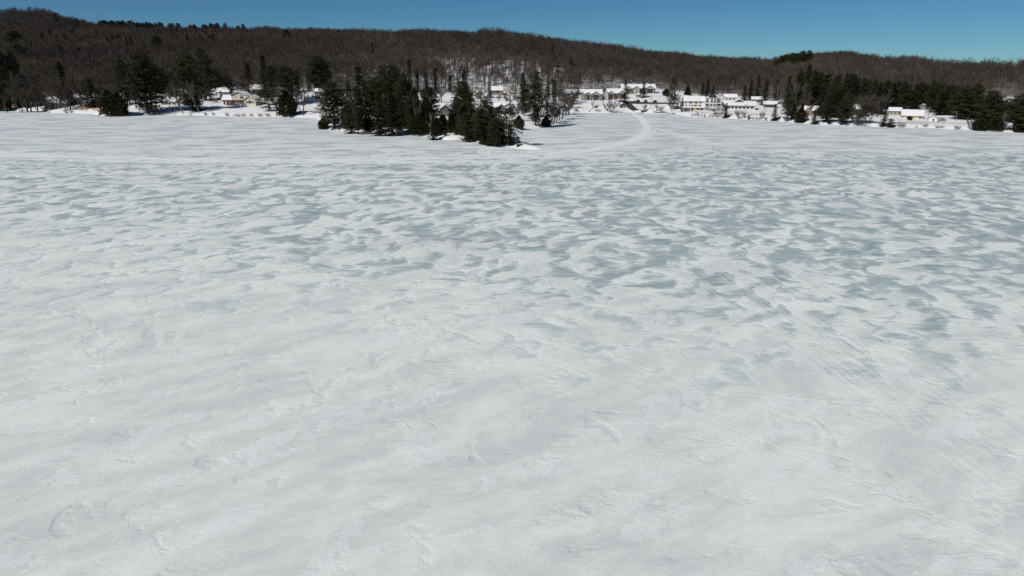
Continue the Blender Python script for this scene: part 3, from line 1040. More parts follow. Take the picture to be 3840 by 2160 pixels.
T('cedar', 1780, 528, 452, 19, 'brown cedar at the waterline left of the end pine')
T('pine', 1824, 539, 371, 40, 'thick dark pine near the end of the point', variant=3)
T('cone_cedar', 1822, 543, 500, 17, 'low dark evergreen at the foot of the thick end pine')
T('open_pine', 1869, 536, 398, 30, 'open-branched pine with snow behind its boughs near the point end')
T('open_pine', 1907, 542, 385, 34, 'last open-branched pine of the point, leaning over the ice', lean=.05)
T('spruce', 1916, 543, 470, 14, 'short dark spruce under the last pine of the point')
T('small_spruce', 1944, 548, 510, 8, 'single tiny spruce on the snow spit at the very tip')
T('cedar', 1946, 482, 432, 16, 'dark evergreen bush behind the tip on the back shore')
T('pine', 2008, 470, 266, 26, 'tall slender pine on the back shore of the point', variant=1)
T('pine', 1968, 0, 300, 20, 'shorter pine left of the tall slender back shore pine', Y=372)
T('spruce', 2052, 472, 290, 16, 'narrow spruce right of the tall slender back shore pine')
T('spire', 2076, 0, 294, 10, 'thinnest spruce at the right end of the back shore', Y=410)
T('cedar', 2046, 474, 436, 14, 'round dark shrub-like cedar low on the back shore')
T('spire', 1538, 0, 218, 9, 'thin spruce spire above the middle of the point', Y=500)
T('spire', 1566, 0, 258, 9, 'short thin spruce spire above the slim bare tree', Y=505)
T('spire', 1635, 0, 250, 9, 'thin spruce spire on the snowy slope above the arched window', Y=505)
T('spire', 1600, 0, 270, 10, 'thin dark spruce left of the slope spire above the arched window', Y=500)
T('spire', 1688, 0, 280, 8, 'faint thin spruce above the roof of the arched-window house', Y=515)
T('spire', 1836, 0, 284, 8, 'thin spruce left of the hillside cottage', Y=480)
T('spire', 1960, 0, 270, 11, 'thin spruce right of the hillside cottage', Y=470)
T('spire', 2092, 0, 246, 8, 'lone thin spruce on the slope left of the condominiums', Y=590)
PF = [(1318, 300, 310), (1345, 325, 305), (1375, 300, 318), (1412, 288, 322), (1425, 330, 300), (1462, 290, 318), (1470, 340, 300), (1500, 318, 302), (1532, 300, 320), (1548, 352, 300), (1574, 372, 300), (1600, 360, 312), (1626, 436, 284),
      (1712, 372, 312), (1728, 400, 288), (1756, 372, 306), (1770, 402, 284), (1798, 420, 272), (1846, 430, 264), (1762, 340, 330), (1590, 330, 330), (1748, 420, 276), (1790, 400, 284), (1812, 410, 270), (1840, 400, 276), (1858, 440, 260), (1885, 450, 262)]
for i, (px, top, Yd) in enumerate(PF):
    T('pine' if i % 2 else 'spruce', px, 0, top, 22, f'dark evergreen in the thick of the wooded point, {nth(px, [q[0] for q in PF])} from the left', 'dark evergreens in the thick of the point', Y=Yd)
# village
T('spruce', 2343, 379, 292, 12, 'snow-dusted tall spruce between the condominium blocks', Y=462)
T('spruce', 2413, 357, 304, 15, 'black conical spruce in front of the upper condominium', Y=487)
T('cedar', 2497, 0, 332, 14, 'round dark clipped evergreen on the slope right of the condominiums', Y=500)
T('open_pine', 2518, 411, 289, 15, 'snow-laden ragged conifer left of the white inn')
T('cone_cedar', 2578, 0, 322, 9, 'small brownish conifer above the white inn roof', Y=520)
T('spruce', 2650, 0, 293, 22, 'tall dark spruce behind the white inn', Y=512)
T('spruce', 2632, 0, 312, 16, 'shorter dark spruce behind the white inn, left of the tall one', Y=514)
T('spruce', 2672, 0, 318, 15, 'shorter dark spruce behind the white inn, right of the tall one', Y=514)
T('spruce', 2720, 442, 385, 13, 'dark pointed spruce on the bank in front of the inn')
T('small_spruce', 2808, 447, 431, 6, 'tiny dark conifer on the bank right of the low restaurant')
T('spruce', 2790, 0, 318, 15, 'dark spruce behind the low restaurant, leftmost of four', Y=480)
T('spruce', 2812, 0, 300, 15, 'dark spruce behind the low restaurant, second of four', Y=490)
T('spruce', 2838, 0, 281, 14, 'dark spruce behind the low restaurant, third of four', Y=484)
T('spruce', 2866, 394, 294, 16, 'dark spruce behind the low restaurant, rightmost of four')
T('spruce', 2907, 0, 296, 15, 'dark spruce left of the big right-hand stand', Y=470)
T('spruce', 2903, 453, 388, 19, 'dark young spruce at the waterline right of the utility poles')
T('open_pine', 2950, 456, 366, 18, 'ragged grey-green conifer at the waterline left of the tan house')
T('cone_cedar', 2975, 447, 388, 8, 'narrow dark cedar left of the tan house')
T('cedar', 3001, 459, 402, 19, 'bushy dark evergreen at the waterline below the tan house')
T('spruce', 3052, 465, 408, 18, 'dark spruce at the waterline between the tan house gables')
T('spruce', 3100, 457, 350, 20, 'dark spruce right of the tan house')
T('pine', 3157, 466, 372, 24, 'dark bushy pine left of the brown house', variant=2)
T('spruce', 3135, 0, 330, 20, 'shadowed spruce between the tan and the brown house', Y=392)
T('spruce', 3313, 472, 402, 24, 'dark spruce at the waterline left of the long white building')
T('small_spruce', 3339, 477, 444, 12, 'small conifer right of the spruce by the long white building')
T('pine', 3700, 487, 338, 34, 'tall dark pine at the waterline right of the small white shed', variant=0)
T('cedar', 3672, 489, 436, 24, 'brown-green bush on the shore left of the tall right-hand pine')
T('cedar', 3735, 491, 440, 22, 'dark bush on the shore right of the tall right-hand pine')
T('pine', 3806, 494, 350, 36, 'dark pine at the right edge of the picture', variant=3)
T('cedar', 3832, 497, 430, 28, 'brownish evergreen at the waterline by the right edge')
T('pine', 3600, 448, 330, 40, 'dark pine throwing a pool of shade by the leaning pole', variant=1)
# the right-hand stand, one mass of nearly identical conifers
st = [(2949, 280), (2989, 259), (3019, 239), (3042, 258), (3062, 267), (3085, 280), (3099, 274), (3120, 285), (3132, 272), (3163, 274), (3181, 277),
      (3205, 292), (3226, 290), (3246, 297), (3268, 296), (3290, 303), (3316, 300), (3338, 308), (3359, 303), (3381, 304), (3402, 312), (3424, 314), (3445, 307),
      (3465, 312), (3483, 303), (3502, 310), (3519, 312), (3540, 316), (3553, 317), (3580, 322), (3620, 323), (3640, 332), (3660, 345)]
for i, (px, top) in enumerate(st):
    T('pine' if i % 3 == 1 else 'spruce', px, 0, top, 17 + (i * 7) % 8, 'dark conifer in the dense evergreen stand above the right-hand houses', 'dense right-hand evergreen stand', Y=424 + (i * 13) % 30 + (18 if px < 3100 else 0))
for i in range(34):
    px = 2960 + i * 21 + _tr.uniform(-9, 9)
    T('pine' if i % 2 else 'spruce', px, 0, 318 + _tr.uniform(-8, 26), 20, 'dark conifer in the dense evergreen stand above the right-hand houses', 'dense right-hand evergreen stand', Y=_tr.uniform(408, 432) + (25 if 2990 < px < 3110 or 3150 < px < 3480 else 0))
# right hillside
RH = [(3728, 246, 720), (3748, 262, 690), (3712, 290, 600), (3690, 318, 560), (3812, 250, 640), (3836, 262, 620), (3790, 275, 600), (3826, 300, 560), (3668, 300, 640), (3775, 262, 680)]
for px, top, Yd in RH:
    T('pine', px, 0, top, 16, f'dark conifer on the right-edge hillside, {nth(px, [q[0] for q in RH])} from the left', 'hillside conifers at the right edge', Y=Yd)
T('pine', 3474, 0, 220, 13, 'single round-topped pine standing up from the right skyline', Y=800)
# ridge rows and scattered hill conifers
RS = [(2905, 226), (2923, 207), (2940, 203), (2952, 206), (2961, 199), (2972, 198), (2985, 199), (2996, 193), (3003, 190), (3014, 200), (3026, 187), (2890, 240), (2915, 226), (2935, 222), (2978, 212), (3018, 206)]
for i, (px, top) in enumerate(RS):
    T('pine', px, 0, top, 11, f'dark pine in the row climbing the right skyline, {nth(px, [q[0] for q in RS])} from the left', 'pines climbing the right skyline', Y=700 + (i % 4) * 12)
LR = [385, 396, 404, 416, 427, 436, 450, 458, 468, 476, 492, 500, 508, 522, 530, 544, 557, 567, 575, 590, 606, 614, 645, 655, 674, 720, 735, 768, 778, 795, 802, 812, 822, 850, 898, 917]
for i, px in enumerate(LR):
    top = [77, 74, 75, 80, 76, 78, 77, 79, 76, 80, 77, 76, 82, 83, 84, 84, 82, 83, 86, 85, 83, 84, 86, 87, 86, 92, 90, 91, 92, 86, 88, 90, 86, 85, 95, 89][i]
    T('pine', px, 0, top, 9, f'small dark pine in the row along the left ridge, {nth(px, LR)} from the left', 'pines along the left ridge', Y=1052 + (i % 3) * 4)
HC = [(65, 114, 18, 690), (78, 160, 14, 610), (130, 152, 7, 640), (197, 108, 10, 800), (168, 120, 8, 790), (281, 110, 9, 830), (250, 126, 8, 770), (222, 130, 8, 760), (233, 162, 8, 680), (305, 174, 8, 660), (449, 132, 9, 800),
                        (465, 134, 9, 800), (430, 132, 8, 805), (482, 134, 8, 795), (497, 136, 8, 795), (412, 136, 8, 800), (596, 132, 12, 800), (672, 134, 9, 800), (708, 128, 11, 820), (598, 106, 8, 930), (628, 108, 8, 925), (650, 106, 10, 930), (668, 102, 9, 935),
                        (738, 110, 9, 920), (757, 126, 8, 850), (776, 116, 7, 890), (792, 130, 9, 810), (805, 128, 9, 815), (1080, 110, 12, 900), (1002, 120, 6, 840), (296, 65, 8, 1000), (213, 48, 7, 1040), (1400, 160, 7, 700), (2070, 168, 9, 720), (2140, 220, 8, 640)]
def ridge_Y(px, top, want):
    Ys = np.arange(540.0, 1060.0, 4.0)
    X = np.array([x_at(px, y_, 40.0) for y_ in Ys])
    hgt = np.array([z_at(top, y_) for y_ in Ys]) - ground_z(X, Ys)
    ok = np.nonzero(hgt <= want)[0]
    return float(Ys[ok[0]]) if len(ok) else 1050.0
for px, top, hp, Yd in HC:
    Yd = ridge_Y(px, top, 17.5 if hp < 12 else 21.0)
    T('spruce' if hp < 12 else 'pine', px, 0, top, hp * 1.35, f'lone dark conifer among the bare hillside woods, {nth(px, [q[0] for q in HC])} from the left', 'conifers scattered over the brown hillside', Y=Yd)

# leafless trees and shrubs
def B(kind, px, base, top, halfpx=None, *a, **kw):
    k = 1.0 if kind in ('shrub', 'cedar', 'small_spruce', 'multistem') else 1.55
    return tree_px(kind, px, base, top, halfpx * k, *a, **kw)
B('willow', 57, 384, 240, 40, 'big leaning bare tree beside the orange-tarped pile at far left', lean=-.10)
B('bare', 136, 411, 330, 14, 'thin bare tree on the bank right of the white upturned boat')
B('bare', 154, 395, 255, 22, 'bare tree with a stout grey trunk behind the thin bank tree')
B('bare', 176, 418, 300, 20, 'dark-trunked bare tree at the waterline left of the shore stones')
B('bare', 197, 405, 270, 18, 'slender bare tree left of the tall narrow spruce')
B('bare', 221, 398, 258, 30, 'forked bare tree in front of the cream house')
B('pale', 296, 395, 240, 20, 'tall pale bare tree left of the yellow lawn chairs')
B('pale', 307, 400, 262, 16, 'tall pale bare tree behind the row of lawn chairs')
B('bare', 330, 393, 250, 22, 'bare tree left of the small snowy cabin')
B('bare', 384, 396, 262, 20, 'bare tree right of the small snowy cabin')
B('birch', 460, 399, 328, 24, 'white leaning birch before the brown shore cedars', lean=.22)
B('bare', 428, 0, 268, 26, 'bare crown rising behind the brown shore cedars', Y=446)
B('pale', 597, 421, 318, 15, 'slim bare trunk at the shore, leftmost of the lawn row')
B('pale', 636, 423, 300, 13, 'slim bare trunk at the shore, second of the lawn row')
B('pale', 657, 423, 292, 14, 'slim bare trunk at the shore, third of the lawn row')
B('pale', 686, 426, 312, 15, 'slim bare trunk at the shore, fourth of the lawn row')
B('pale', 747, 425, 290, 17, 'slim bare trunk in front of the wide lawn pine')
B('bare', 797, 407, 338, 8, 'very thin lone bare tree on the lawn left of the yellow house')
B('shrub', 808, 386, 352, 12, 'tall twiggy shrub left of the red brick wing')
B('bare', 846, 0, 212, 14, 'thin bare tree behind the grey garage', Y=505)
B('willow', 888, 0, 248, 34, 'bushy bare tree between the grey garage and the spruce', Y=478)
B('bare', 968, 0, 268, 22, 'bare tree right of the conical spruce', Y=492)
B('bare', 1036, 436, 318, 18, 'bare tree at the shore right of the yellow house')
B('bare', 1138, 433, 300, 15, 'spindly bare larch at the shore left of the snow pile')
B('pale', 1128, 425, 330, 10, 'thin pale trunk behind the spindly larch')
B('birch', 1362, 474, 400, 7, 'grey broken trunk at the foot of the broad tiered spruce')
B('pale', 1564, 498, 340, 16, 'slim bare tree left of the forked white birch')
B('pale', 1578, 0, 350, 15, 'second slim bare tree left of the forked white birch', Y=300)
B('birch', 1613, 508, 412, 22, 'forked white birch leaning over the bank of the point', lean=.10)
B('bare', 1941, 450, 378, 20, 'pale bare tree beside the gable-window house')
B('bare', 1290, 0, 300, 24, 'bare crown behind the leftmost pine of the point', Y=335)
B('bare', 1420, 0, 300, 24, 'bare crown behind the middle of the point', Y=345)
B('bare', 1925, 0, 318, 22, 'bare tree right of the hillside cottage', Y=462)
B('bare', 1800, 0, 320, 22, 'bare tree left of the hillside cottage', Y=455)
for i, (px, py, top, ln) in enumerate([(2062, 470, 395, .12), (2074, 466, 380, .16), (2086, 460, 372, .2), (2098, 452, 366, .14), (2108, 447, 352, .1), (2120, 438, 344, .05), (2132, 430, 338, .0), (2068, 456, 360, .1)]):
    B('bare', px, py, top, 18, f'brushy bare tree leaning over the ice right of the point, {nth(px, [2062, 2068, 2074, 2086, 2098, 2108, 2120, 2132])} from the left', 'shore thicket right of the point', lean=ln)
for i in range(12):
    px = 2085 + i * 7.4
    B('bare', px, 0, 318 + (i * 37) % 30, 17, f'bare tree in the brown wood left of the condominiums, {_ORD[i]} from the left', 'brown wood left of the condominiums', Y=_tr.uniform(440, 474))
B('bare', 2207, 420, 368, 15, 'dark leaning bare tree below the lower condominium', lean=.42)
B('multistem', 2290, 422, 366, 26, 'wide many-stemmed bare tree at the shore left of the boat ramp')
B('shrub', 2160, 420, 398, 10, 'dark little bare tree left of the leaning one')
B('multistem', 2416, 412, 386, 12, 'small bare tree above the dark dock frame')
B('bare', 2462, 416, 388, 9, 'thin bare tree at the left end of the stone wall')
B('multistem', 2479, 420, 393, 10, 'small spreading bare tree on the stone wall')
B('bare', 2543, 408, 344, 12, 'bare tree at the left end of the white inn')
B('multistem', 2773, 447, 402, 18, 'many-stemmed bare tree on the bank before the low restaurant')
B('multistem', 2690, 440, 410, 18, 'brushy bare clump on the bank left of the pointed spruce')
B('multistem', 2855, 448, 410, 10, 'small bare tree on the bank left of the utility pole')
B('willow', 3250, 463, 328, 50, 'large spreading brown bare tree beside the brown house')
B('willow', 3222, 465, 372, 26, 'smaller brown bare tree leaning beside the brown house')
B('multistem', 3210, 469, 432, 22, 'brushy bare clump at the waterline by the brown house')
B('bare', 3590, 0, 300, 14, 'pale bare tree rising from the right-hand evergreens', Y=470)
B('pale', 2899, 0, 300, 12, 'pale bare trunk left of the dense evergreen stand', Y=440)
B('pale', 2986, 0, 290, 12, 'pale trunk left of the tan house', Y=420)
B('pale', 3000, 0, 300, 12, 'pale leaning trunk above the tan house', Y=420, lean=.08)
B('multistem', 3760, 492, 400, 22, 'bare brushy tree between the two right-hand pines')
B('multistem', 3640, 486, 430, 20, 'bare brushy clump left of the right-hand shore bush')
for i, (px, py, top, hp) in enumerate([(715, 434, 420, 5), (771, 434, 414, 6), (800, 433, 416, 6), (852, 437, 415, 7), (893, 438, 421, 6), (913, 438, 419, 8), (943, 438, 422, 6), (976, 438, 420, 9), (1003, 438, 418, 9)]):
    o = ['first', 'second', 'third', 'fourth', 'fifth', 'sixth', 'seventh', 'eighth', 'ninth'][i]
    B('shrub', px, py, top, hp, f'leafless round shrub on the bank below the yellow house, {o} from the left', 'bank shrubs below the yellow house')
for i, (px, py, top, hp) in enumerate([(2593, 437, 420, 4), (2604, 437, 420, 4), (2615, 438, 412, 6), (2630, 438, 424, 4), (2643, 439, 424, 4), (2662, 439, 424, 5), (2672, 440, 420, 5)]):
    o = ['first', 'second', 'third', 'fourth', 'fifth', 'sixth', 'seventh'][i]
    B('shrub', px, py, top, hp, f'leafless shrub on the snow bank below the white inn, {o} from the left', 'bank shrubs below the inn')
for i, (px, py, top, hp) in enumerate([(2823, 449, 434, 5), (2836, 450, 434, 5), (2848, 450, 432, 5), (2872, 452, 434, 5)]):
    o = ['first', 'second', 'third', 'fourth'][i]
    B('shrub', px, py, top, hp, f'leafless shrub on the bank left of the waterline spruce, {o} from the left', 'bank shrubs by the utility poles')
B('shrub', 3375, 477, 450, 18, 'round twiggy shrub on the bank below the long white building')
B('cedar', 3411, 451, 434, 15, 'round dark red-brown bush in front of the long white building')
B('shrub', 3469, 479, 455, 9, 'thin shrub with a dark base on the bank below the small white shed')
B('shrub', 3514, 481, 464, 7, 'left one of two small shrubs on the open right bank')
B('shrub', 3532, 481, 466, 7, 'right one of two small shrubs on the open right bank')
B('shrub', 3436, 479, 468, 4, 'tiny shrub at the waterline below the white building')
B('shrub', 3590, 484, 466, 12, 'tangled low shrub at the waterline left of the right-hand bushes')
B('shrub', 246, 424, 405, 7, 'low twiggy shrub at the waterline among the left shore stones')
B('shrub', 266, 424, 403, 7, 'taller twiggy shrub at the waterline left of the lawn chairs')
B('small_spruce', 15, 406, 383, 7, 'little spruce on the bank at the left edge')
B('cedar', 103, 405, 388, 10, 'low scrubby evergreen behind the white upturned boat')
B('cedar', 172, 393, 376, 6, 'small dark bush beside the dark-trunked shore tree')
LB = [(30, 300, 470), (110, 262, 470), (128, 280, 462), (190, 250, 480), (240, 262, 486), (275, 255, 482), (345, 250, 486), (365, 270, 470), (405, 240, 488), (440, 250, 492), (505, 262, 480), (540, 280, 472), (640, 250, 486), (690, 262, 480), (860, 250, 515), (905, 240, 520), (985, 260, 505),
      (1060, 255, 500), (1100, 260, 490), (1142, 262, 498), (1182, 268, 510), (1232, 262, 500), (1262, 270, 490), (1302, 262, 480)]
for i, (px, top, Yd) in enumerate(LB):
    B('bare', px, 0, top, 22, f'leafless grey-brown tree between the left houses and the hill, {nth(px, [q[0] for q in LB])} from the left', 'leafless trees behind the left houses', Y=Yd)
YB = sorted(round(8 + i * 19.5 + _tr.uniform(-8, 8), 1) for i in range(27))
for i, px in enumerate(YB):
    B('bare' if i % 4 else 'willow', px, 0, _tr.uniform(248, 305), 20, f'leafless brown tree in the yards of the left shore, {nth(px, YB)} from the left', 'leafless trees in the left yards', Y=_tr.uniform(432, 470))
RB = [(2990, 352, 402), (3012, 340, 412), (3030, 372, 376), (3074, 352, 396), (3088, 366, 380), (3112, 342, 392), (3176, 372, 372), (3216, 340, 402), (3236, 352, 388), (3270, 348, 392), (3288, 356, 384), (3306, 350, 402)]
for i, (px, top, Yd) in enumerate(RB):
    B('bare', px, 0, top, 15, f'leafless brushy tree between the right shore houses, {_ORD[i]} from the left', 'leafless trees between the right shore houses', Y=Yd)
RC = [(2962, 372, 384), (3078, 320, 386), (3090, 362, 372), (3112, 318, 382), (3126, 340, 374), (3146, 330, 378), (3172, 352, 370), (3186, 330, 412), (3232, 330, 410), (3262, 322, 414), (3284, 330, 406), (3300, 342, 398)]
for i, (px, top, Yd) in enumerate(RC):
    T('pine' if i % 3 == 0 else 'spruce', px, 0, top, 19, f'dark conifer reaching down to the right shore, {nth(px, [q[0] for q in RC])} from the left', 'dark conifers down to the right shore', Y=Yd)
RD = [(3520, 345, 396), (3540, 335, 402), (3560, 340, 394), (3576, 328, 400), (3612, 340, 390), (3628, 350, 384), (3646, 355, 372), (3664, 362, 366), (3684, 372, 356), (3722, 360, 360), (3748, 376, 356), (3772, 368, 362), (3790, 380, 348), (3822, 372, 356), (3838, 360, 366)]
for i, (px, top, Yd) in enumerate(RD):
    T('pine' if i % 2 else 'spruce', px, 0, top, 24, f'dark conifer in the shady grove at far right, {nth(px, [q[0] for q in RD])} from the left', 'dark conifers of the far right grove', Y=Yd)
PB = [(1600, 330, 425), (1628, 318, 440), (1655, 330, 432), (1690, 322, 450), (1712, 330, 438), (1765, 316, 446), (1790, 336, 428), (1815, 330, 420), (1845, 344, 410), (1868, 350, 440), (1900, 338, 428), (1918, 352, 410), (1950, 340, 420), (1985, 330, 430), (2030, 322, 436)]
for i, (px, top, Yd) in enumerate(PB):
    B('bare' if i % 3 else 'pale', px, 0, top, 15, f'leafless tree behind the chalets of the point, {_ORD[i]} from the left', 'leafless trees behind the point chalets', Y=Yd)
T('cedar', 1214, 484, 440, 16, 'low evergreen bush at the very left corner of the point')
# hardwoods on the open slope that stand out singly
sr = random.Random(5)
for i in range(110):
    px = sr.uniform(1500, 2520)
    Yd = sr.uniform(528, 622)
    if px > 2300: Yd = sr.uniform(552, 630)
    x, y, z = spot(px, Yd)
    plant('pale' if i % 3 else 'bare', (x, y, z), sr.uniform(12, 17), None, 'leafless hardwood trunk on the open snowy slope above the point and the condominiums', 'hardwoods on the open snowy slope', lean=sr.uniform(-.04, .04))

# ------------------------------------------------------------------ buildings
def prism(profile, a0, a1, axis, nseg=1, jitter=0.0, seed=0):
    """extrude a closed 2-D profile (u, z) along x or y; u is the other horizontal axis"""
    r = random.Random(seed)
    n = len(profile); V = []; F = []
    for k in range(nseg + 1):
        a = a0 + (a1 - a0) * k / nseg
        for (u, z) in profile:
            zz = z + (r.uniform(-jitter, jitter) if jitter else 0)
            uu = u + (r.uniform(-jitter, jitter) * .8 if jitter else 0)
            V.append((a, uu, zz) if axis == 'x' else (uu, a, zz))
    for k in range(nseg):
        for i in range(n):
            j = (i + 1) % n
            q = (k * n + i, (k + 1) * n + i, (k + 1) * n + j, k * n + j)
            F.append(q if axis == 'x' else q[::-1])
    c0 = tuple(range(n)); c1 = tuple(nseg * n + i for i in range(n))
    F += [c0[::-1] if axis == 'y' else c0, c1 if axis == 'y' else c1[::-1]]
    return V, F

_seed = [0]
def block(root, x0, x1, y0, y1, z0, ze, zr, axis, wall, roof='dark_roof', snow=True, over=.45, thick=.38, wall_name='wall', roof_name='roof', bare=0.0):
    """walls with gable ends, a roof of two slopes and the snow lying on it"""
    _seed[0] += 1
    u0, u1 = (y0, y1) if axis == 'x' else (x0, x1)
    a0, a1 = (x0, x1) if axis == 'x' else (y0, y1)
    um = (u0 + u1) / 2
    mesh_obj(wall_name, *prism([(u0, z0), (u1, z0), (u1, ze), (um, zr), (u0, ze)], a0, a1, axis), wall, root)
    k = (zr - ze) / (um - u0)
    t = .16
    e = .02
    pr = [(u0 - over, ze - over * k + e), (um, zr + e), (u1 + over, ze - over * k + e), (u1 + over, ze - over * k + t + e), (um, zr + t + e), (u0 - over, ze - over * k + t + e)]
    rf = mesh_obj(roof_name, *prism(pr, a0 - over, a1 + over, axis), roof, root)
    if snow:
        o2 = over - .06
        b = t + e + .012
        lo = bare
        ul, ur = u0 - o2 + (um - u0) * lo, u1 + o2 - (um - u0) * lo
        zl = zr - (um - ul) * k
        pr = [(ul, zl + b), (um, zr + b), (ur, zl + b), (ur - .12, zl + b + thick * .8), (um + .5 * (ur - um), (zl + zr) / 2 + b + thick), (um, zr + b + thick * .9), (um - .5 * (um - ul), (zl + zr) / 2 + b + thick), (ul + .12, zl + b + thick * .8)]
        mesh_obj('snow', *prism(pr, a0 - o2, a1 + o2, axis, max(3, int((a1 - a0) / 1.2)), .05, _seed[0]), 'roof_snow', rf)
    return rf

def bx(root, name, x0, x1, y0, y1, z0, z1, mat):
    return mesh_obj(name, *box_geo(((x0 + x1) / 2, (y0 + y1) / 2, (z0 + z1) / 2), (x1 - x0, y1 - y0, z1 - z0)), mat, root)

def window(root, xc, z0, w, h, y, nx=2, nz=1, frame='white_paint', name='window', arch=False, fw=.09):
    """frame with mullions, the glass behind it is a part of the window"""
    x0, x1, z1 = xc - w / 2, xc + w / 2, z0 + h
    P = []
    ya, yb = y - .07, y - .002
    def bar(xa, xb, za, zb): P.append(box_geo(((xa + xb) / 2, (ya + yb) / 2, (za + zb) / 2), (xb - xa, yb - ya, zb - za)))
    bar(x0 - fw, x0, z0 - fw, z1 + fw); bar(x1, x1 + fw, z0 - fw, z1 + fw)
    bar(x0, x1, z0 - fw, z0); bar(x0, x1, z1, z1 + fw)
    for i in range(1, nx): bar(x0 + w * i / nx - .03, x0 + w * i / nx + .03, z0, z1)
    for i in range(1, nz): bar(x0, x1, z0 + h * i / nz - .03, z0 + h * i / nz + .03)
    win = mesh_obj(name, *join(P), frame, root)
    if arch:
        V = []; n = 12
        for k in range(n + 1):
            an = math.pi * k / n
            for rr in (w / 2, w / 2 + fw):
                for yy in (ya, yb):
                    V.append((xc + math.cos(an) * rr, yy, z1 + fw + math.sin(an) * rr * .75))
        F = []
        for k in range(n):
            a, b = 4 * k, 4 * k + 4
            F += [(a, b, b + 2, a + 2), (a + 2, b + 2, b + 3, a + 3), (a + 1, a, a + 2, a + 3)][:2]
        mesh_obj('arch', V, F, frame, win)
        V = [(xc, y - .02, z1 + fw)] + [(xc + math.cos(math.pi * k / n) * w / 2, y - .02, z1 + fw + math.sin(math.pi * k / n) * w / 2 * .75) for k in range(n + 1)]
        mesh_obj('pane', V, [(0, k + 1, k + 2) for k in range(n)], 'glass', win)
    mesh_obj('pane', *box_geo((xc, y - .02, (z0 + z1) / 2), (w, .03, h)), 'glass', win)
    return win

def door(root, xc, z0, w, h, y, mat='white_paint'):
    d = mesh_obj('door', *box_geo((xc, y - .04, z0 + h / 2), (w, .07, h)), mat, root)
    mesh_obj('pane', *box_geo((xc, y - .085, z0 + h * .68), (w * .55, .02, h * .38)), 'glass', d)
    return d

def chimney(root, x, y, z0, z1, w=.7, mat='chimney_brick'):
    c = mesh_obj('chimney', *join([box_geo((x, y, (z0 + z1) / 2), (w, w, z1 - z0)), box_geo((x, y, z1 + .06), (w + .16, w + .16, .12))]), mat, root)
    mesh_obj('snow', *box_geo((x, y, z1 + .22), (w, w, .2)), 'roof_snow', c)

def railing(root, x0, x1, y, z, h=.95, mat='deck_brown', step=.22, name='railing'):
    P = [box_geo(((x0 + x1) / 2, y, z + h), (x1 - x0, .08, .09)), box_geo(((x0 + x1) / 2, y, z + .1), (x1 - x0, .06, .07))]
    n = max(2, int((x1 - x0) / step))
    for i in range(n + 1):
        P.append(box_geo((x0 + (x1 - x0) * i / n, y, z + h / 2), (.05, .05, h)))
    return mesh_obj(name, *join(P), mat, root)

SC = {}          # building scale by photo column: (width and depth, height)
def building(name, px, Y, label, cat='house', rot=0.0, dz=0.0, group=None):
    x, y, z = spot(px, Y)
    o = empty(name, (x, y, z + dz), rot, label, cat, group)
    if px in SC: o.scale = (SC[px][0], SC[px][0], SC[px][1])
    return o
SC.update({2632: (.93, .77), 2217: (.95, .76), 2309: (.95, .76), 2394: (.97, .72), 2768: (.96, .9), 3054: (.80, .70), 3356: (.80, .76), 3422: (.86, .76), 3497: (.85, .85), 3531: (.85, .85),
           1672: (.72, .74), 1880: (.72, .74), 3194: (.85, .8), 2738: (.85, .75), 2700: (.8, .6), 2838: (.85, .75), 2884: (.9, .9), 3410: (.8, .8), 3462: (.8, .8), 2142: (.9, .8)})

# ---- the yellow house
h = building('house', 905, 447, dz=.5, label='yellow gabled house with red brick wing and snowy roofs above the left shore')
block(h, -11.6, 3.0, 0, 8.5, -1, 2.7, 5.2, 'x', 'brick_red', wall_name='brick_wall')
block(h, -5.4, 3.6, -.4, 8.0, 2.75, 5.6, 7.5, 'y', 'cream_siding', over=.55, wall_name='upper_wall', thick=.25)
block(h, 3.3, 10.0, -3.2, 7.0, -1, 3.3, 5.3, 'y', 'cream_siding', wall_name='wing_wall')
bx(h, 'corner_panel', -11.64, -9.0, -.05, .0, -.4, 2.55, 'white_paint')
door(h, -10.2, .1, 1.0, 2.1, -.06, 'brick_red')
window(h, -7.2, 1.2, 1.6, .9, 0)
window(h, 1.0, 3.5, 2.0, 1.2, -.4, 4, arch=True)
window(h, -2.8, 4.2, .5, .5, -.4, 1)
window(h, -2.3, .5, 2.2, 1.8, 0, 3)
window(h, 1.4, .6, 1.2, 1.7, 0, 2)
for xx, ww in ((4.7, .9), (6.65, 2.0), (8.6, .9)):
    window(h, xx, .9, ww, 1.6, -3.2, 2 if ww < 1 else 1)
window(h, 6.65, 3.2, 1.7, .35, -3.2, 1)
bx(h, 'porch_floor', -3.6, 2.2, -2.2, -.06, -.6, .25, 'white_paint')
railing(h, -3.6, 2.2, -2.15, .25, 1.0, 'white_paint')
chimney(h, -5.9, 4.5, 4.2, 7.6, .8)
chimney(h, 4.6, 6.5, 3.6, 8.0, .7)
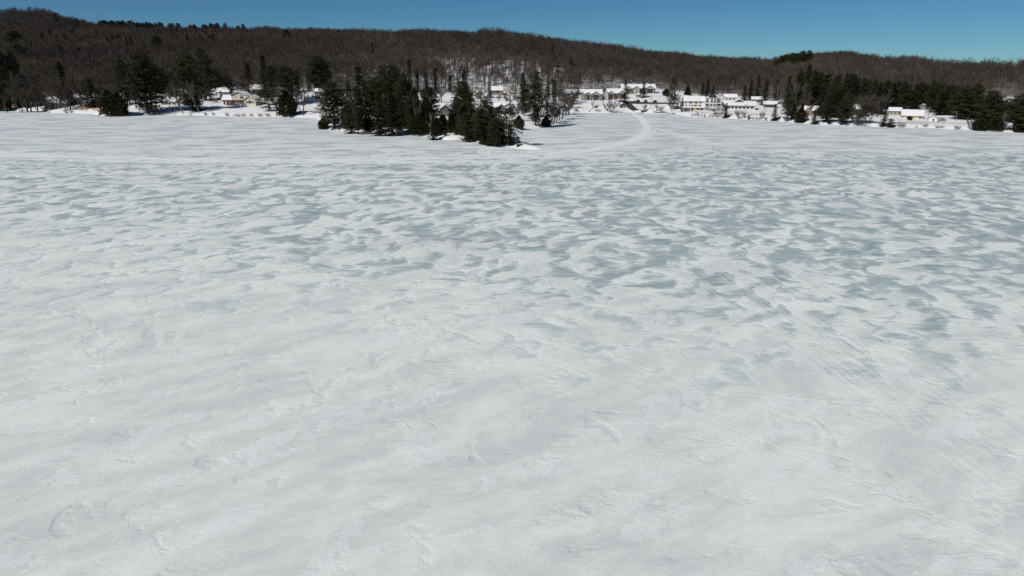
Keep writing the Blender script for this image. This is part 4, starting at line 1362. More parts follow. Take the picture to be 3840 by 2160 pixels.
# ---- its neighbours
h = building('garage', 836, 484, 'grey garage with a white roof and dark gable end behind the yellow house', 'garage')
block(h, -4.6, 4.4, 0, 7.5, -1, 2.6, 5.0, 'x', 'grey_siding')
bx(h, 'garage_door', -3.6, -1.0, -.08, -.004, 0, 2.1, 'white_paint')
window(h, 1.8, 1.0, 1.2, 1.0, 0)
h = building('house', 961, 482, 'dark two-storey house with a snowy roof behind the yellow house, right side')
block(h, -4.2, 4.4, 0, 8, -1, 4.6, 7.2, 'x', 'dark_siding')
for xx in (-2.4, .4, 2.8): window(h, xx, 3.0, 1.1, 1.1, 0)
door(h, 0, 0, 1, 2.1, 0)
h = building('cabin', 664, 442, 'small pale cabin with a snowy roof between the big shore pines', 'cabin')
block(h, -3.6, 3.8, 0, 6, -1, 2.5, 4.6, 'x', 'pale_siding')
window(h, -1.6, .9, 1.3, 1.1, 0); door(h, 1.2, 0, 1.0, 2.0, 0, 'dark_roof')
h = building('house', 212, 452, 'cream and green house with a wide snowy roof behind the left bare trees')
block(h, -6.5, 6.0, 0, 9, -1, 2.6, 5.6, 'x', 'green_siding')
block(h, -2.2, 4.2, 6, 12, 2.4, 6.2, 8.4, 'y', 'tan_siding', wall_name='upper_wall')
for xx in (-4.4, -1.2, 3.6): window(h, xx, .9, 1.5, 1.1, 0)
door(h, 1.6, 0, 1, 2.1, 0)
window(h, 1.0, 4.9, 1.4, 1.0, 6, 2)
h = building('shed', 297, 464, 'low dark shed with a white roof right of the tall narrow spruce', 'shed')
block(h, -3.0, 2.6, 0, 4.5, -1, 2.1, 3.7, 'x', 'dark_siding')
door(h, -.6, 0, .9, 1.9, 0, 'trim_grey')
h = building('playhouse', 320, 447, 'small upright wooden hut with a snow cap beside the lawn trees', 'hut')
block(h, -1.3, 1.3, 0, 2.4, -1, 2.4, 3.4, 'y', 'tan_siding', over=.25)
door(h, .2, .1, .7, 1.7, 0, 'dark_roof')
h = building('cabin', 362, 444, 'low dark cabin with two white roof slopes behind the spruce at left', 'cabin')
block(h, -4.4, 1.2, 0, 6, -1, 2.2, 4.2, 'x', 'dark_siding')
block(h, 1.3, 4.6, -1.5, 5, -1, 2.2, 4.6, 'y', 'dark_siding', wall_name='wing_wall')
window(h, -2.2, .8, 1.3, 1.0, 0); window(h, 3.0, .9, 1.1, 1.1, -1.5)
h = building('house', 96, 478, 'long low house in shade with a strip of white roof at far left')
block(h, -8, 8, 0, 8, -1, 2.6, 4.6, 'x', 'dark_siding')
for xx in (-5, -1.5, 3): window(h, xx, .9, 1.4, 1.0, 0)
h = building('house', 2, 470, 'house with pale walls cut by the left edge of the picture')
block(h, -6, 3.5, 0, 8, -1, 2.8, 5.4, 'x', 'pale_siding')
for xx in (-2.6, 1.2): window(h, xx, 1, 1.3, 1.1, 0)
# ---- by the snow pile
h = building('deck', 1206, 412, 'raised wooden deck with a slatted railing beside the leftmost pine of the point', 'deck')
for xx in (-2.2, 0, 2.2): bx(h, 'post', xx - .1, xx + .1, .1, .3, -1, 2.4, 'cedar_stain')
bx(h, 'floor', -2.6, 2.6, 0, 3.6, 2.4, 2.6, 'cedar_stain')
railing(h, -2.5, 2.5, .1, 2.6, 1.0, 'cedar_stain')
bx(h, 'lower_bench', -2.4, -1.2, -.6, -.1, .2, .8, 'cedar_stain')
h = building('house', 1208, 478, 'dark green-roofed house half hidden behind the snow pile')
block(h, -4.8, 5.2, 0, 7, -1, 2.4, 4.4, 'x', 'log_brown', 'green_roof', bare=.35)
for xx in (-2.6, 1.4): window(h, xx, .8, 1.3, 1.0, 0)
# ---- houses on the point
h = building('house', 1672, 352, 'dark chalet with a tall arched white window among the pines of the point')
block(h, -3.9, 3.9, -1.6, 8, -1, 4.6, 7.4, 'y', 'dark_siding', wall_name='gable_wall')
block(h, -9, 9, 1.2, 9, -1, 3.8, 6.6, 'x', 'dark_siding', roof='dark_roof')
window(h, .2, 1.9, 3.0, 1.7, -1.6, 4, 2, arch=True)
window(h, .5, .2, 1.3, 1.1, -1.6, 2)
for xx in (-6.0, 5.6): window(h, xx, 2.2, 1.3, 1.2, 1.2)
h = building('house', 1880, 372, 'dark green chalet with a glazed gable and snowy roof near the end of the point')
block(h, -2.7, 2.7, -1.6, 7, -1, 3.9, 6.2, 'y', 'dark_siding', wall_name='gable_wall')
block(h, -9.5, 7.5, 1.0, 8.5, -1, 3.6, 6.8, 'x', 'dark_siding')
for xx in (-1.5, 0, 1.5): window(h, xx, 1.9, 1.05, 2.0 if xx else 2.5, -1.6, 2)
bx(h, 'balcony', -2.9, 2.9, -2.9, -1.65, 1.2, 1.4, 'trim_grey')
railing(h, -2.9, 2.9, -2.85, 1.4, .9, 'trim_grey')
for xx in (-6.2, 5): window(h, xx, 1.6, 1.4, 1.2, 1.0)
h = building('cottage', 1862, 500, 'hillside cottage with a white roof and honey-coloured corner above the point', 'cottage')
block(h, -4.4, 4.2, 0, 7, -1.2, 2.8, 5.0, 'x', 'dark_siding')
bx(h, 'corner_bay', 2.0, 4.6, -1.0, -.02, -1.2, 2.3, 'cedar_stain')
for xx in (-3.0, -1.0): window(h, xx, .8, 1.4, 1.3, 0)
railing(h, -4.4, 2.0, -1.2, .1, .9, 'trim_grey')
# ---- condominiums
def condo(px, Y, label, w, gables, d=10, walls='sage_siding', hh=5.2, rise=3.2, balconies=()):
    b = building('condominium', px, Y, label, 'building')
    block(b, -w / 2, w / 2, 0, d, -1.5, hh, hh + rise, 'x', 'pale_sage_siding', 'green_roof', over=.7)
    for gx, gw, proj, full in gables:
        z0 = -1.5 if full else hh - .6
        block(b, gx - gw / 2, gx + gw / 2, -proj, d * .45, z0, hh + .1, hh + .1 + gw * .42, 'y', walls, 'green_roof', over=.35, wall_name='gable_wall', roof_name='gable_roof', thick=.25, bare=.3)
        if full:
            window(b, gx, 3.4, 1.1, 1.2, -proj); window(b, gx, .8, 1.1, 1.2, -proj)
        else:
            for sx in (-1, 1): bx(b, 'post', gx + sx * (gw / 2 - .15) - .12, gx + sx * (gw / 2 - .15) + .12, -proj + .02, -proj + .26, -1.2, hh - .62, 'white_paint')
    for x0, x1 in balconies:
        fl = bx(b, 'balcony', x0, x1, -1.5, -.01, 2.5, 2.7, 'deck_brown')
        railing(fl, x0, x1, -1.45, 2.7, 1.0, 'deck_brown', .16)
        bx(b, 'lower_screen', x0, x1, -1.1, -.9, -.6, 1.6, 'deck_brown')
        n = max(2, int((x1 - x0) / 1.7))
        for i in range(n):
            window(b, x0 + (i + .5) * (x1 - x0) / n, 2.9, (x1 - x0) / n * .55, 1.7, 0, 2)
    return b
condo(2217, 478, 'sage-green condominium block with three gables, leftmost of the three', 14.8, [(-6.0, 2.6, .9, True), (-2.3, 3.2, 1.6, False), (3.1, 4.6, 1.4, False)], balconies=((-4.4, -.6), (.6, 5.2)))
b = condo(2309, 482, 'sage-green condominium block with brown balconies, middle of the three', 13.6, [(-3.4, 3.8, 1.4, False), (4.0, 4.4, 1.4, False)], balconies=((-5.0, -1.4), (-1.0, 2.2), (2.6, 6.4)))
block(b, -9.6, -5.6, -2.6, 8, -1.5, 4.4, 9.4, 'y', 'pale_sage_siding', 'green_roof', snow=False, over=.5, wall_name='stair_gable', roof_name='stair_roof')
door(b, -9.0, .0, .9, 2.1, -2.6, 'dark_roof')
b = condo(2394, 512, 'sage-green condominium block with two roof cupolas, uppermost and rightmost', 24.0, [(-7.6, 4.2, 1.4, False), (-1.8, 4.2, 2.2, True), (8.0, 5.2, 1.6, False)], balconies=((-9.4, -4.6), (.6, 5.2), (5.8, 10.6)))
for xx in (-2.8, 7.2):
    c = bx(b, 'cupola', xx - .6, xx + .6, 4.4, 5.6, 7.8, 9.4, 'trim_grey')
    bx(c, 'snow', xx - .55, xx + .55, 4.45, 5.55, 9.41, 9.75, 'roof_snow')
h = building('house', 2142, 486, 'pale house roof half hidden by the brown wood left of the condominiums')
block(h, -5, 4, 0, 8, -1, 4.4, 7.0, 'x', 'pale_siding')
for xx in (-2, 1.4): window(h, xx, 2.6, 1.3, 1.2, 0)
# ---- the inn
h = building('inn', 2632, 424, 'long white inn with balconies and a dark pyramid roof over its bay tower', 'inn', rot=-0.12)
block(h, -11.2, 1.2, 0, 10, -1.2, 6.6, 9.6, 'x', 'white_siding', 'dark_roof', over=.5)
bx(h, 'side_wall', -12.6, -11.25, 2.0, 8.5, -1.2, 6.0, 'dark_siding')
for xx, ww in ((-10.2, .7), (-7.2, 1.5), (-3.9, 1.5), (-1.3, .8)): window(h, xx, 5.0, ww, .95, 0, 2, frame='trim_grey')
for xx, ww in ((-10.0, .8), (-7.7, .7), (-5.9, .8), (-4.1, 1.6), (-1.5, 1.5)): window(h, xx, 3.0, ww, .95, 0, 2, frame='trim_grey')
bx(h, 'terrace', -12.6, 2.2, -2.4, -.05, 1.9, 2.2, 'white_paint')
railing(h, -12.6, 2.2, -2.35, 2.2, .6, 'white_paint', .5)
bx(h, 'ground_floor', -12.6, 2.2, -1.3, -.06, -1.2, 1.88, 'dark_siding')
for xx in (-11.4, -7.3, -2.0, .6): bx(h, 'post', xx - .12, xx + .12, -2.3, -2.06, -1.2, 1.9, 'white_paint')
for xx in (-9.2, -8.0, -.8): window(h, xx, .2, 1.0, 1.2, -1.3)
bx(h, 'plywood_panel', -5.6, -3.4, -2.2, -1.35, -.4, 1.85, 'plywood')
bx(h, 'tower_wall', 1.25, 11.4, -1.6, 9, -1.2, 9.2, 'white_siding')
bx(h, 'tower_roof_snow', 1.2, 11.5, -1.7, 9.1, 9.21, 9.5, 'roof_snow')
V = [(3.6, -2.9, 9.5), (8.6, -2.9, 9.5), (8.6, 2.1, 9.5), (3.6, 2.1, 9.5), (6.1, -.4, 12.4), (5.3, -.4, 12.4)]
mesh_obj('pyramid_roof', V, [(0, 1, 4, 5), (1, 2, 4), (2, 3, 5, 4), (3, 0, 5), (3, 2, 1, 0)], 'dark_roof', h)
bx(h, 'bay', 4.2, 8.2, -2.6, -1.62, -1.2, 9.49, 'white_siding')
for zz in (.4, 3.2, 5.8, 7.9):
    hh = 1.7 if zz < 7 else 1.0
    for xx in (5.2, 7.1): window(h, xx, zz, 1.3, hh, -2.6, 2, frame='white_paint')
    for xx in (2.7, 9.8):
        window(h, xx, zz, 1.7, hh, -1.6, 2, frame='white_paint')
for zz in (2.6, 5.1):
    for x0, x1 in ((1.3, 4.15), (8.25, 11.4)):
        fl = bx(h, 'balcony', x0, x1, -2.9, -1.63, zz, zz + .18, 'white_paint')
        railing(fl, x0, x1, -2.85, zz + .18, .85, 'trim_grey', .3)
bx(h, 'lower_deck', 1.3, 13.2, -5.2, -2.65, 1.2, 1.4, 'trim_grey')
railing(h, 1.3, 13.2, -5.15, 1.4, .8, 'white_paint', .35, 'deck_railing')
for xx in (1.6, 4.8, 8.0, 11.2, 13.0): bx(h, 'deck_post', xx - .12, xx + .12, -5.1, -4.86, -1.4, 1.2, 'white_paint')
h = building('restaurant', 2768, 424, 'low white restaurant with a row of dark windows right of the inn', 'building', rot=-0.25)
block(h, -9.2, 9.6, 0, 10, -1.2, 2.6, 4.6, 'x', 'white_siding', over=.8, thick=.5)
block(h, -4.6, 5.2, 3, 10, 2.3, 3.3, 5.9, 'y', 'dark_siding', 'dark_roof', wall_name='upper_wall', roof_name='upper_roof', bare=.45)
for i in range(8): window(h, -7.9 + i * 2.25, .5, 1.6, 1.4, 0, 2)
bx(h, 'entry_stoop', 7.2, 9.6, -1.6, -.1, -1.2, .3, 'white_paint')
h = building('house', 2738, 482, 'pale house with a snowy roof behind the inn and restaurant', rot=-0.3)
block(h, -5.0, 4.6, 0, 8, -1, 3.0, 5.4, 'x', 'pale_siding')
for xx in (-3, 0, 2.8): window(h, xx, 1.2, 1.2, 1.1, 0)
h = building('house', 2700, 470, 'white-roofed annex right behind the inn tower', rot=-0.2)
block(h, -4, 4.6, 0, 7, -1, 5.0, 8.6, 'y', 'pale_siding')
h = building('house', 2838, 470, 'small dark house with thin snow left of the restaurant spruces', rot=-0.3)
block(h, -4.0, 3.6, 0, 6, -1, 2.6, 4.4, 'x', 'log_brown')
h = building('house', 2884, 436, 'low house with a white roof behind the utility poles', rot=-0.3)
block(h, -3.6, 4.6, 0, 7, -1, 2.0, 3.6, 'x', 'dark_siding')
# ---- right shore
h = building('house', 3054, 388, 'tan cottage with two gables and a wide snowy roof on the right shore', rot=-0.4)
block(h, -6.4, 5.6, 0, 9, -1.2, 3.4, 6.2, 'x', 'tan_siding', over=.6)
block(h, -6.0, -1.8, -1.2, 4, -1.2, 3.6, 5.4, 'y', 'tan_siding', wall_name='gable_wall', roof_name='gable_roof', bare=.5)
block(h, .8, 4.2, -1.2, 4, -1.2, 3.4, 4.9, 'y', 'tan_siding', wall_name='gable_wall', roof_name='gable_roof', bare=.5)
window(h, -4.0, 1.6, 2.2, 1.6, -1.2, 3); window(h, 2.5, 1.5, 1.5, 1.3, -1.2, 2)
bx(h, 'deck', -6.6, -1.2, -3.0, -1.25, .7, .9, 'cedar_stain')
railing(h, -6.6, -1.2, -2.95, .9, .9, 'cedar_stain')
h = building('house', 3194, 388, 'brown log house with a pale roof between the right-hand trees', rot=-0.4)
block(h, -5.0, 4.6, 0, 8, -1.2, 4.0, 6.6, 'x', 'log_brown')
bx(h, 'porch_wall', -3.6, 3.2, -1.4, -.02, -1.0, 1.6, 'cedar_stain')
for xx in (-3, 0, 2.6): window(h, xx, 2.2, 1.3, 1.1, 0, frame='cedar_stain')
h = building('house', 3356, 394, 'tan bungalow with a snowy roof left of the long white building', rot=-0.42)
block(h, -4.0, 3.6, 0, 8, -1.2, 2.8, 4.8, 'x', 'tan_siding')
for xx in (-2.4, .0, 2.2): window(h, xx, .9, 1.2, 1.3, 0)
h = building('motel', 3422, 374, 'long building with a broad white roof, yellow wall panels and glass on the right shore', 'building', rot=-0.42)
block(h, -6.0, 5.4, 0, 9, -1.2, 2.2, 5.4, 'x', 'pale_siding', over=.5)
for x0, x1, m in ((-5.2, -3.4, 'cream_siding'), (-1.4, .6, 'tan_siding'), (1.0, 2.8, 'cream_siding')): bx(h, 'wall_panel', x0, x1, -.05, -.004, .1, 1.9, m)
for xx in (-2.5, 4.0): window(h, xx, .5, 1.5, 1.3, 0, 2)
bx(h, 'fascia', -6.4, 5.8, -.62, -.52, 1.75, 2.0, 'plywood')
h = building('house', 3410, 430, 'snowy-roofed house behind the long right-shore building, left one', rot=-0.4)
block(h, -5, 4, 0, 8, -1, 2.4, 4.4, 'x', 'pale_siding')
h = building('house', 3462, 424, 'snowy-roofed house behind the long right-shore building, right one', rot=-0.4)
block(h, -4, 4.4, 0, 8, -1, 2.2, 4.0, 'y', 'grey_siding')
h = building('shed', 3497, 357, 'small white gabled shed with a dark doorway on the right bank', 'shed', rot=-0.45)
block(h, -2.2, 2.2, 0, 4.2, -.6, 2.0, 3.2, 'y', 'white_siding', over=.25, thick=.12)
door(h, .3, .1, .7, 1.5, 0, 'dark_roof')
h = building('trailer', 3531, 360, 'grey trailer with a dark slatted window beside the small white shed', 'trailer', rot=-0.45)
bx(h, 'body', -2.1, 2.0, 0, 2.3, .45, 2.2, 'grey_siding')
bx(h, 'snow', -2.05, 1.95, .05, 2.25, 2.21, 2.42, 'roof_snow')
window(h, .2, 1.0, 1.9, .8, 0, 5, frame='trim_grey')
for xx in (-1.0, 1.0): mesh_obj('wheel', *tube_geo([(xx, .1, .25), (xx, .4, .25)], [.34, .34], 14), 'rubber', h)
bx(h, 'hitch', -3.0, -2.1, 1.0, 1.2, .45, .6, 'steel')

# ------------------------------------------------------------------ roads, walls and lines along the right shore
def ribbon(name, pts, width, mat, lift=.05, kind='structure'):
    P = [np.array(p[:2]) for p in pts]
    Q = _densify(P, 3.0)
    V, F = [], []
    for i, q in enumerate(Q):
        d = Q[min(i + 1, len(Q) - 1)] - Q[max(i - 1, 0)]; d /= np.linalg.norm(d)
        nrm = np.array([-d[1], d[0]])
        w = width if not isinstance(width, tuple) else width[0] + (width[1] - width[0]) * i / (len(Q) - 1)
        for k in range(4):
            p = q + nrm * w * (k / 3 - .5)
            V.append((p[0], p[1], max(0, gz(*p)) + lift))
        if i:
            for k in range(3):
                F.append(((i - 1) * 4 + k, (i - 1) * 4 + k + 1, i * 4 + k + 1, i * 4 + k))
    return tag(mesh_obj(name, V, F, mat, smooth=True), kind=kind)
ribbon('shore_road', [foot(px, py) for px, py in ((2318, 377), (2340, 382), (2380, 385), (2420, 386), (2470, 387), (2520, 388), (2545, 390))], 5.0, 'asphalt', .10)
ribbon('boat_ramp', [foot(px, py) for px, py in ((2343, 382), (2352, 390), (2362, 400), (2374, 409), (2386, 414))], (5.5, 4.5), 'asphalt', .13)

def low_wall(label, pix, hgt, thick, mat):
    P = _densify([np.array(foot(*p)[:2]) for p in pix], 4.0)
    V, F = [], []
    x0, y0 = P[0]; z0 = gz(x0, y0)
    for i, (x, y) in enumerate(P):
        z = gz(x, y)
        for yy, zz in ((0, -.5), (0, hgt), (thick, hgt), (thick, -.5)):
            V.append((x - x0, y - y0 + yy, z - z0 + zz))
        if i:
            a = (i - 1) * 4; b = i * 4
            F += [(a, b, b + 1, a + 1), (a + 1, b + 1, b + 2, a + 2), (a + 2, b + 2, b + 3, a + 3)]
    F += [(0, 1, 2, 3), tuple(len(V) - k for k in (1, 2, 3, 4))]
    o = mesh_obj('retaining_wall', V, F, mat)
    o.location = (x0, y0, z0)
    tag(o, label, 'wall')
low_wall('dark low retaining wall along the shore road below the condominiums', [(2352, 390), (2390, 391), (2430, 391), (2480, 391), (2540, 393)], 1.0, .5, 'dark_siding')
def guardrail(label, pix, rail_h=.7, step=6.0, mat='deck_brown'):
    P = _densify([np.array(foot(*p)[:2]) for p in pix], step)
    x0, y0 = P[0]
    root = empty('guardrail', (x0, y0, gz(x0, y0)), 0, label, 'guardrail')
    z0 = root.location.z
    pts = [(x - x0, y - y0, gz(x, y) - z0 + rail_h) for x, y in P]
    V, F = join([tube_geo(pts, [.11] * len(pts), 5)])
    mesh_obj('rail', V, F, mat, root)
    for (x, y, z) in pts[::2]:
        mesh_obj('post', *box_geo((x, y + .13, z - .45), (.13, .13, 1.1)), 'pole_wood', root)
guardrail('long dark guardrail along the shore road below the inn and restaurant', [(2517, 420), (2560, 423), (2640, 427), (2720, 430), (2800, 433), (2862, 435)])
guardrail('short dark rail on the bank below the long right-shore building', [(3345, 464), (3390, 465), (3456, 467)], .6, 4.0)
guardrail('upper rail along the road past the small white shed', [(3402, 458), (3470, 461), (3540, 464), (3620, 468)], .5, 5.0, 'pole_wood')

rr = random.Random(31)
def rock_mesh(seed):
    r = random.Random(seed)
    V, F = [], []
    n, m = 8, 5
    for j in range(m):
        t = math.pi * (j + .5) / m
        for i in range(n):
            a = 2 * math.pi * i / n
            k = r.uniform(.75, 1.15)
            V.append((math.cos(a) * math.sin(t) * k, math.sin(a) * math.sin(t) * k * .8, math.cos(t) * .65 * k))
    for j in range(m - 1):
        for i in range(n):
            F.append((j * n + i, (j + 1) * n + i, (j + 1) * n + (i + 1) % n, j * n + (i + 1) % n))
    F += [tuple(range(n)), tuple((m - 1) * n + i for i in range(n - 1, -1, -1))]
    me = bpy.data.meshes.new('rock'); me.from_pydata(V, [], F); me.materials.append(MATS['rock']); me.update()
    return me
ROCKS = [rock_mesh(k) for k in range(4)]
def rock(px, py, s, label, group=None):
    x, y, z = foot(px, py)
    o = link('boulder', ROCKS[rr.randrange(4)])
    o.location = (x, y, max(0, z) + s * .12); o.scale = (s, s, s * .9); o.rotation_euler = (0, 0, rr.uniform(0, 6))
    return tag(o, label, 'rock', group)
rock(188, 422, .8, 'dark stone at the waterline right of the dark-trunked shore tree')
rock(253, 424, .6, 'small dark stone at the waterline left of the lawn chairs')
rock(376, 431, 1.1, 'largest dark boulder at the shore left of the brown cedars')
rock(401, 434, .7, 'small boulder right of the largest shore boulder')
rock(1100, 440, .5, 'small stone at the waterline below the olive cedar')
for i in range(16):
    rock(2452 + i * 5.2, 421.5 + i * .38, rr.uniform(.45, .8), f'{_ORD[i]} dark stone from the left in the low wall right of the boat ramp', 'stones of the low shore wall')
for i, (px, py) in enumerate([(1245, 487), (1272, 489), (1330, 490)]):
    rock(px, py, .6, ['first', 'second', 'third'][i] + ' dark stone at the waterline below the leftmost pine of the point')

# ------------------------------------------------------------------ utility poles and mast
def pole(px, py, top, label, arm=True, r0=.16):
    x, y, z = foot(px, py)
    hgt = z_at(top, y) - z
    o = empty('utility_pole', (x, y, z), 0, label, 'pole')
    mesh_obj('mast', *tube_geo([(0, 0, -.6), (0, 0, hgt)], [r0, r0 * .7], 8), 'pole_wood', o)
    if arm:
        c = mesh_obj('crossarm', *box_geo((0, -.16, hgt - .6), (2.0, .12, .14)), 'pole_wood', o)
        for xx in (-.85, -.4, .4, .85): mesh_obj('insulator', *tube_geo([(xx, -.16, hgt - .53), (xx, -.16, hgt - .33)], [.05, .03], 6), 'trim_grey', c)
pole(2441, 409, 364, 'utility pole below the uppermost condominium')
pole(2463, 416, 372, 'thin pole right of the pole below the uppermost condominium', False, .1)
pole(2792, 446, 389, 'leaning-looking pole on the bank before the low restaurant')
pole(2864, 431, 374, 'tall utility pole right of the low restaurant')
pole(2871, 432, 402, 'short pole beside the tall utility pole', False, .1)
pole(3478, 452, 402, 'dark pole left of the small white shed')
pole(3583, 455, 419, 'pale pole standing on the right bank by the pool of shade', False, .12)
pole(2516, 422, 398, 'thin light pole at the right end of the stone wall', False, .08)
pole(2592, 417, 386, 'white flagpole in front of the inn', False, .08)
# lattice mast on the left ridge
x, y, z = spot(376, 1060)
ht = z_at(58, y) - z
mst = empty('lattice_mast', (x, y, z), 0, 'thin lattice radio mast on the left ridge', 'mast')
for k in range(3):
    an = 2.1 * k
    a = Vector((math.cos(an), math.sin(an), 0))
    mesh_obj('leg', *tube_geo([tuple(a * 1.4 - Vector((0, 0, .5))), tuple(a * .35 + Vector((0, 0, ht)))], [.12, .08], 5), 'steel', mst)
P = []
for i in range(14):
    for k in range(3):
        t0, t1 = i / 14, (i + 1) / 14
        a = Vector((math.cos(2.1 * k), math.sin(2.1 * k), 0)); b_ = Vector((math.cos(2.1 * (k + 1)), math.sin(2.1 * (k + 1)), 0))
        P.append(tube_geo([tuple(a * (1.4 - 1.05 * t0) + Vector((0, 0, ht * t0))), tuple(b_ * (1.4 - 1.05 * t1) + Vector((0, 0, ht * t1)))], [.05, .05], 4))
mesh_obj('bracing', *join(P), 'steel', mst)

# ------------------------------------------------------------------ cars, boats, garden things
def car(px, Y, label, mat='car_dark', rot=math.pi / 2, snow=True, foot_py=None):
    x, y, z = foot(px, foot_py) if foot_py else spot(px, Y)
    o = empty('parked_car', (x, y, z + .12), rot, label, 'car')
    prof = [(-2.2, .35), (2.2, .35), (2.25, .85), (1.35, 1.0), (-2.2, 1.0), (-2.25, .6)]
    mesh_obj('body', *prism([(u, zz) for u, zz in prof], -.88, .88, 'y') if False else ([(u, s * .88, zz) for s in (-1, 1) for u, zz in prof], [(0, 1, 2, 3, 4, 5), (11, 10, 9, 8, 7, 6)] + [(i, i + 6, (i + 1) % 6 + 6, (i + 1) % 6) for i in range(6)]), mat, o)
    cab = [(-2.1, 1.0), (1.1, 1.0), (.45, 1.52), (-1.8, 1.55)]
    mesh_obj('cabin', [(u, s * .76, zz) for s in (-1, 1) for u, zz in cab], [(0, 1, 2, 3), (7, 6, 5, 4)] + [(i, i + 4, (i + 1) % 4 + 4, (i + 1) % 4) for i in range(4)], 'glass', o)
    mesh_obj('roof', *box_geo((-.65, 0, 1.57), (2.1, 1.4, .06)), mat, o)
    if snow: mesh_obj('snow', *box_geo((-.65, 0, 1.68), (1.9, 1.25, .14)), 'roof_snow', o)
    for u in (-1.4, 1.4):
        for s in (-1, 1):
            w = mesh_obj('wheel', *tube_geo([(u, s * .72, .22), (u, s * .92, .22)], [.34, .34], 14), 'rubber', o)
            mesh_obj('rim', *tube_geo([(u, s * .925, .22), (u, s * .935, .22)], [.19, .19], 10), 'steel', w)
    for s in (-1, 1): mesh_obj('headlight', *box_geo((2.24, s * .6, .75), (.06, .32, .14)), 'white_paint', o)
car(2392, 0, 'dark parked car on the shore road left of two others', foot_py=384)
car(2420, 0, 'dark parked car on the shore road, middle of three', foot_py=385, mat='car_blue')
car(2455, 0, 'dark parked car on the shore road, rightmost of three', foot_py=386)
car(2536, 0, 'dark parked car at the left end of the inn', mat='car_blue', foot_py=408)
x, y, z = foot(2394, 366)
h = empty('shed', (x, y, z), 0, 'small grey box shed below the uppermost condominium', 'shed')
block(h, -1.4, 1.4, 0, 2.4, -.6, 1.7, 2.3, 'x', 'grey_siding', over=.2, thick=.15)
door(h, 0, 0, .8, 1.5, 0, 'trim_grey')
x, y, z = foot(2336, 405)
h = empty('shed', (x, y, z), .3, 'small dark blue-grey shed left of the boat ramp', 'shed')
block(h, -1.3, 1.3, 0, 2.4, -.6, 2.0, 2.8, 'y', 'dark_siding', over=.2, thick=.15)
door(h, 0, 0, .8, 1.7, 0, 'trim_grey')
# dark dock frame set up on the ice edge
x, y, z = foot(2414, 422)
h = empty('dock_frame', (x, y, z), 0, 'dark timber dock frame standing on the snow right of the boat ramp', 'dock')
for i in range(4): bx(h, 'upright', -1.7 + i * 1.1, -1.5 + i * 1.1, 0, .2, -.2, 1.25, 'black_plastic')
for zz in (.15, .75): bx(h, 'crossbar', -1.75, 1.85, -.06, -.002, zz, zz + .25, 'black_plastic')
bx(h, 'deck', -1.8, 1.9, .0, 2.2, 1.26, 1.5, 'black_plastic')
# lawn chairs
def chair_parts():
    P = {}
    P['seat'] = [box_geo((0, -.25, .36), (.56, .55, .05))]
    bk = []
    for i in range(5): bk.append(box_geo((-.22 + .11 * i, .12, .75), (.095, .05, .85)))
    bk.append(box_geo((0, .16, .55), (.56, .04, .08)))
    P['backrest'] = bk
    return {k: (lambda g: g)(join(v)) for k, v in P.items()}
CP_ = chair_parts()
def lawn_chair(px, py, label, mat='yellow_plastic'):
    x, y, z = foot(px, py)
    o = empty('lawn_chair', (x, y, z + .02), _tr.uniform(-.25, .25), label, 'chair', 'lawn chairs on the left lawn')
    o.scale = (1.5, 1.5, 1.5)
    for k, g in CP_.items(): mesh_obj(k, *g, mat, o)
    for s in (-1, 1):
        mesh_obj('armrest', *box_geo((s * .36, -.18, .58), (.14, .75, .04)), mat, o)
        mesh_obj('leg', *box_geo((s * .32, -.5, .26), (.07, .07, .6)), mat, o)
        mesh_obj('leg', *box_geo((s * .32, .12, .16), (.07, .07, .4)), mat, o)
for i, px in enumerate((297, 306, 316, 325)):
    lawn_chair(px, 413 + i * .5, ['first', 'second', 'third', 'fourth'][i] + ' yellow lawn chair from the left in the row of four')
lawn_chair(355, 415, 'left one of the pair of yellow lawn chairs by the boulder')
lawn_chair(366, 415.5, 'right one of the pair of yellow lawn chairs by the boulder')
# tarped woodpile and orange boat cover at far left
x, y, z = foot(47, 400)
h = empty('woodpile', (x, y, z), 0, 'stacked woodpile under an orange-brown tarp beside the leaning bare tree', 'woodpile')
P = []
for j in range(4):
    for i in range(13):
        P.append(tube_geo([(-1.9 + i * .31 + (j % 2) * .15, -.4, .15 + j * .28), (-1.9 + i * .31 + (j % 2) * .15, .5, .15 + j * .28)], [.15, .15], 7))
tag(mesh_obj('logs', *join(P), 'cedar_stain', h), kind='stuff')
mesh_obj('tarp', *prism([(-.6, .7), (0, 1.55), (.7, .7), (.6, .62), (0, 1.45), (-.5, .62)], -2.1, 2.3, 'x', 6, .06, 3), 'orange_canvas', h)
x, y, z = foot(66, 398)
h = empty('cable_spool', (x, y, z), .6, 'round pale orange disc-shaped spool table leaning beside the woodpile', 'table')
mesh_obj('top', *tube_geo([(0, -.1, .85), (0, .02, .85)], [.85, .85], 18), 'orange_canvas', h)
mesh_obj('core', *tube_geo([(0, .02, .85), (0, .6, .75)], [.3, .3], 10), 'cedar_stain', h)
mesh_obj('base', *tube_geo([(0, .6, .7), (0, .72, .7)], [.7, .7], 18), 'cedar_stain', h)
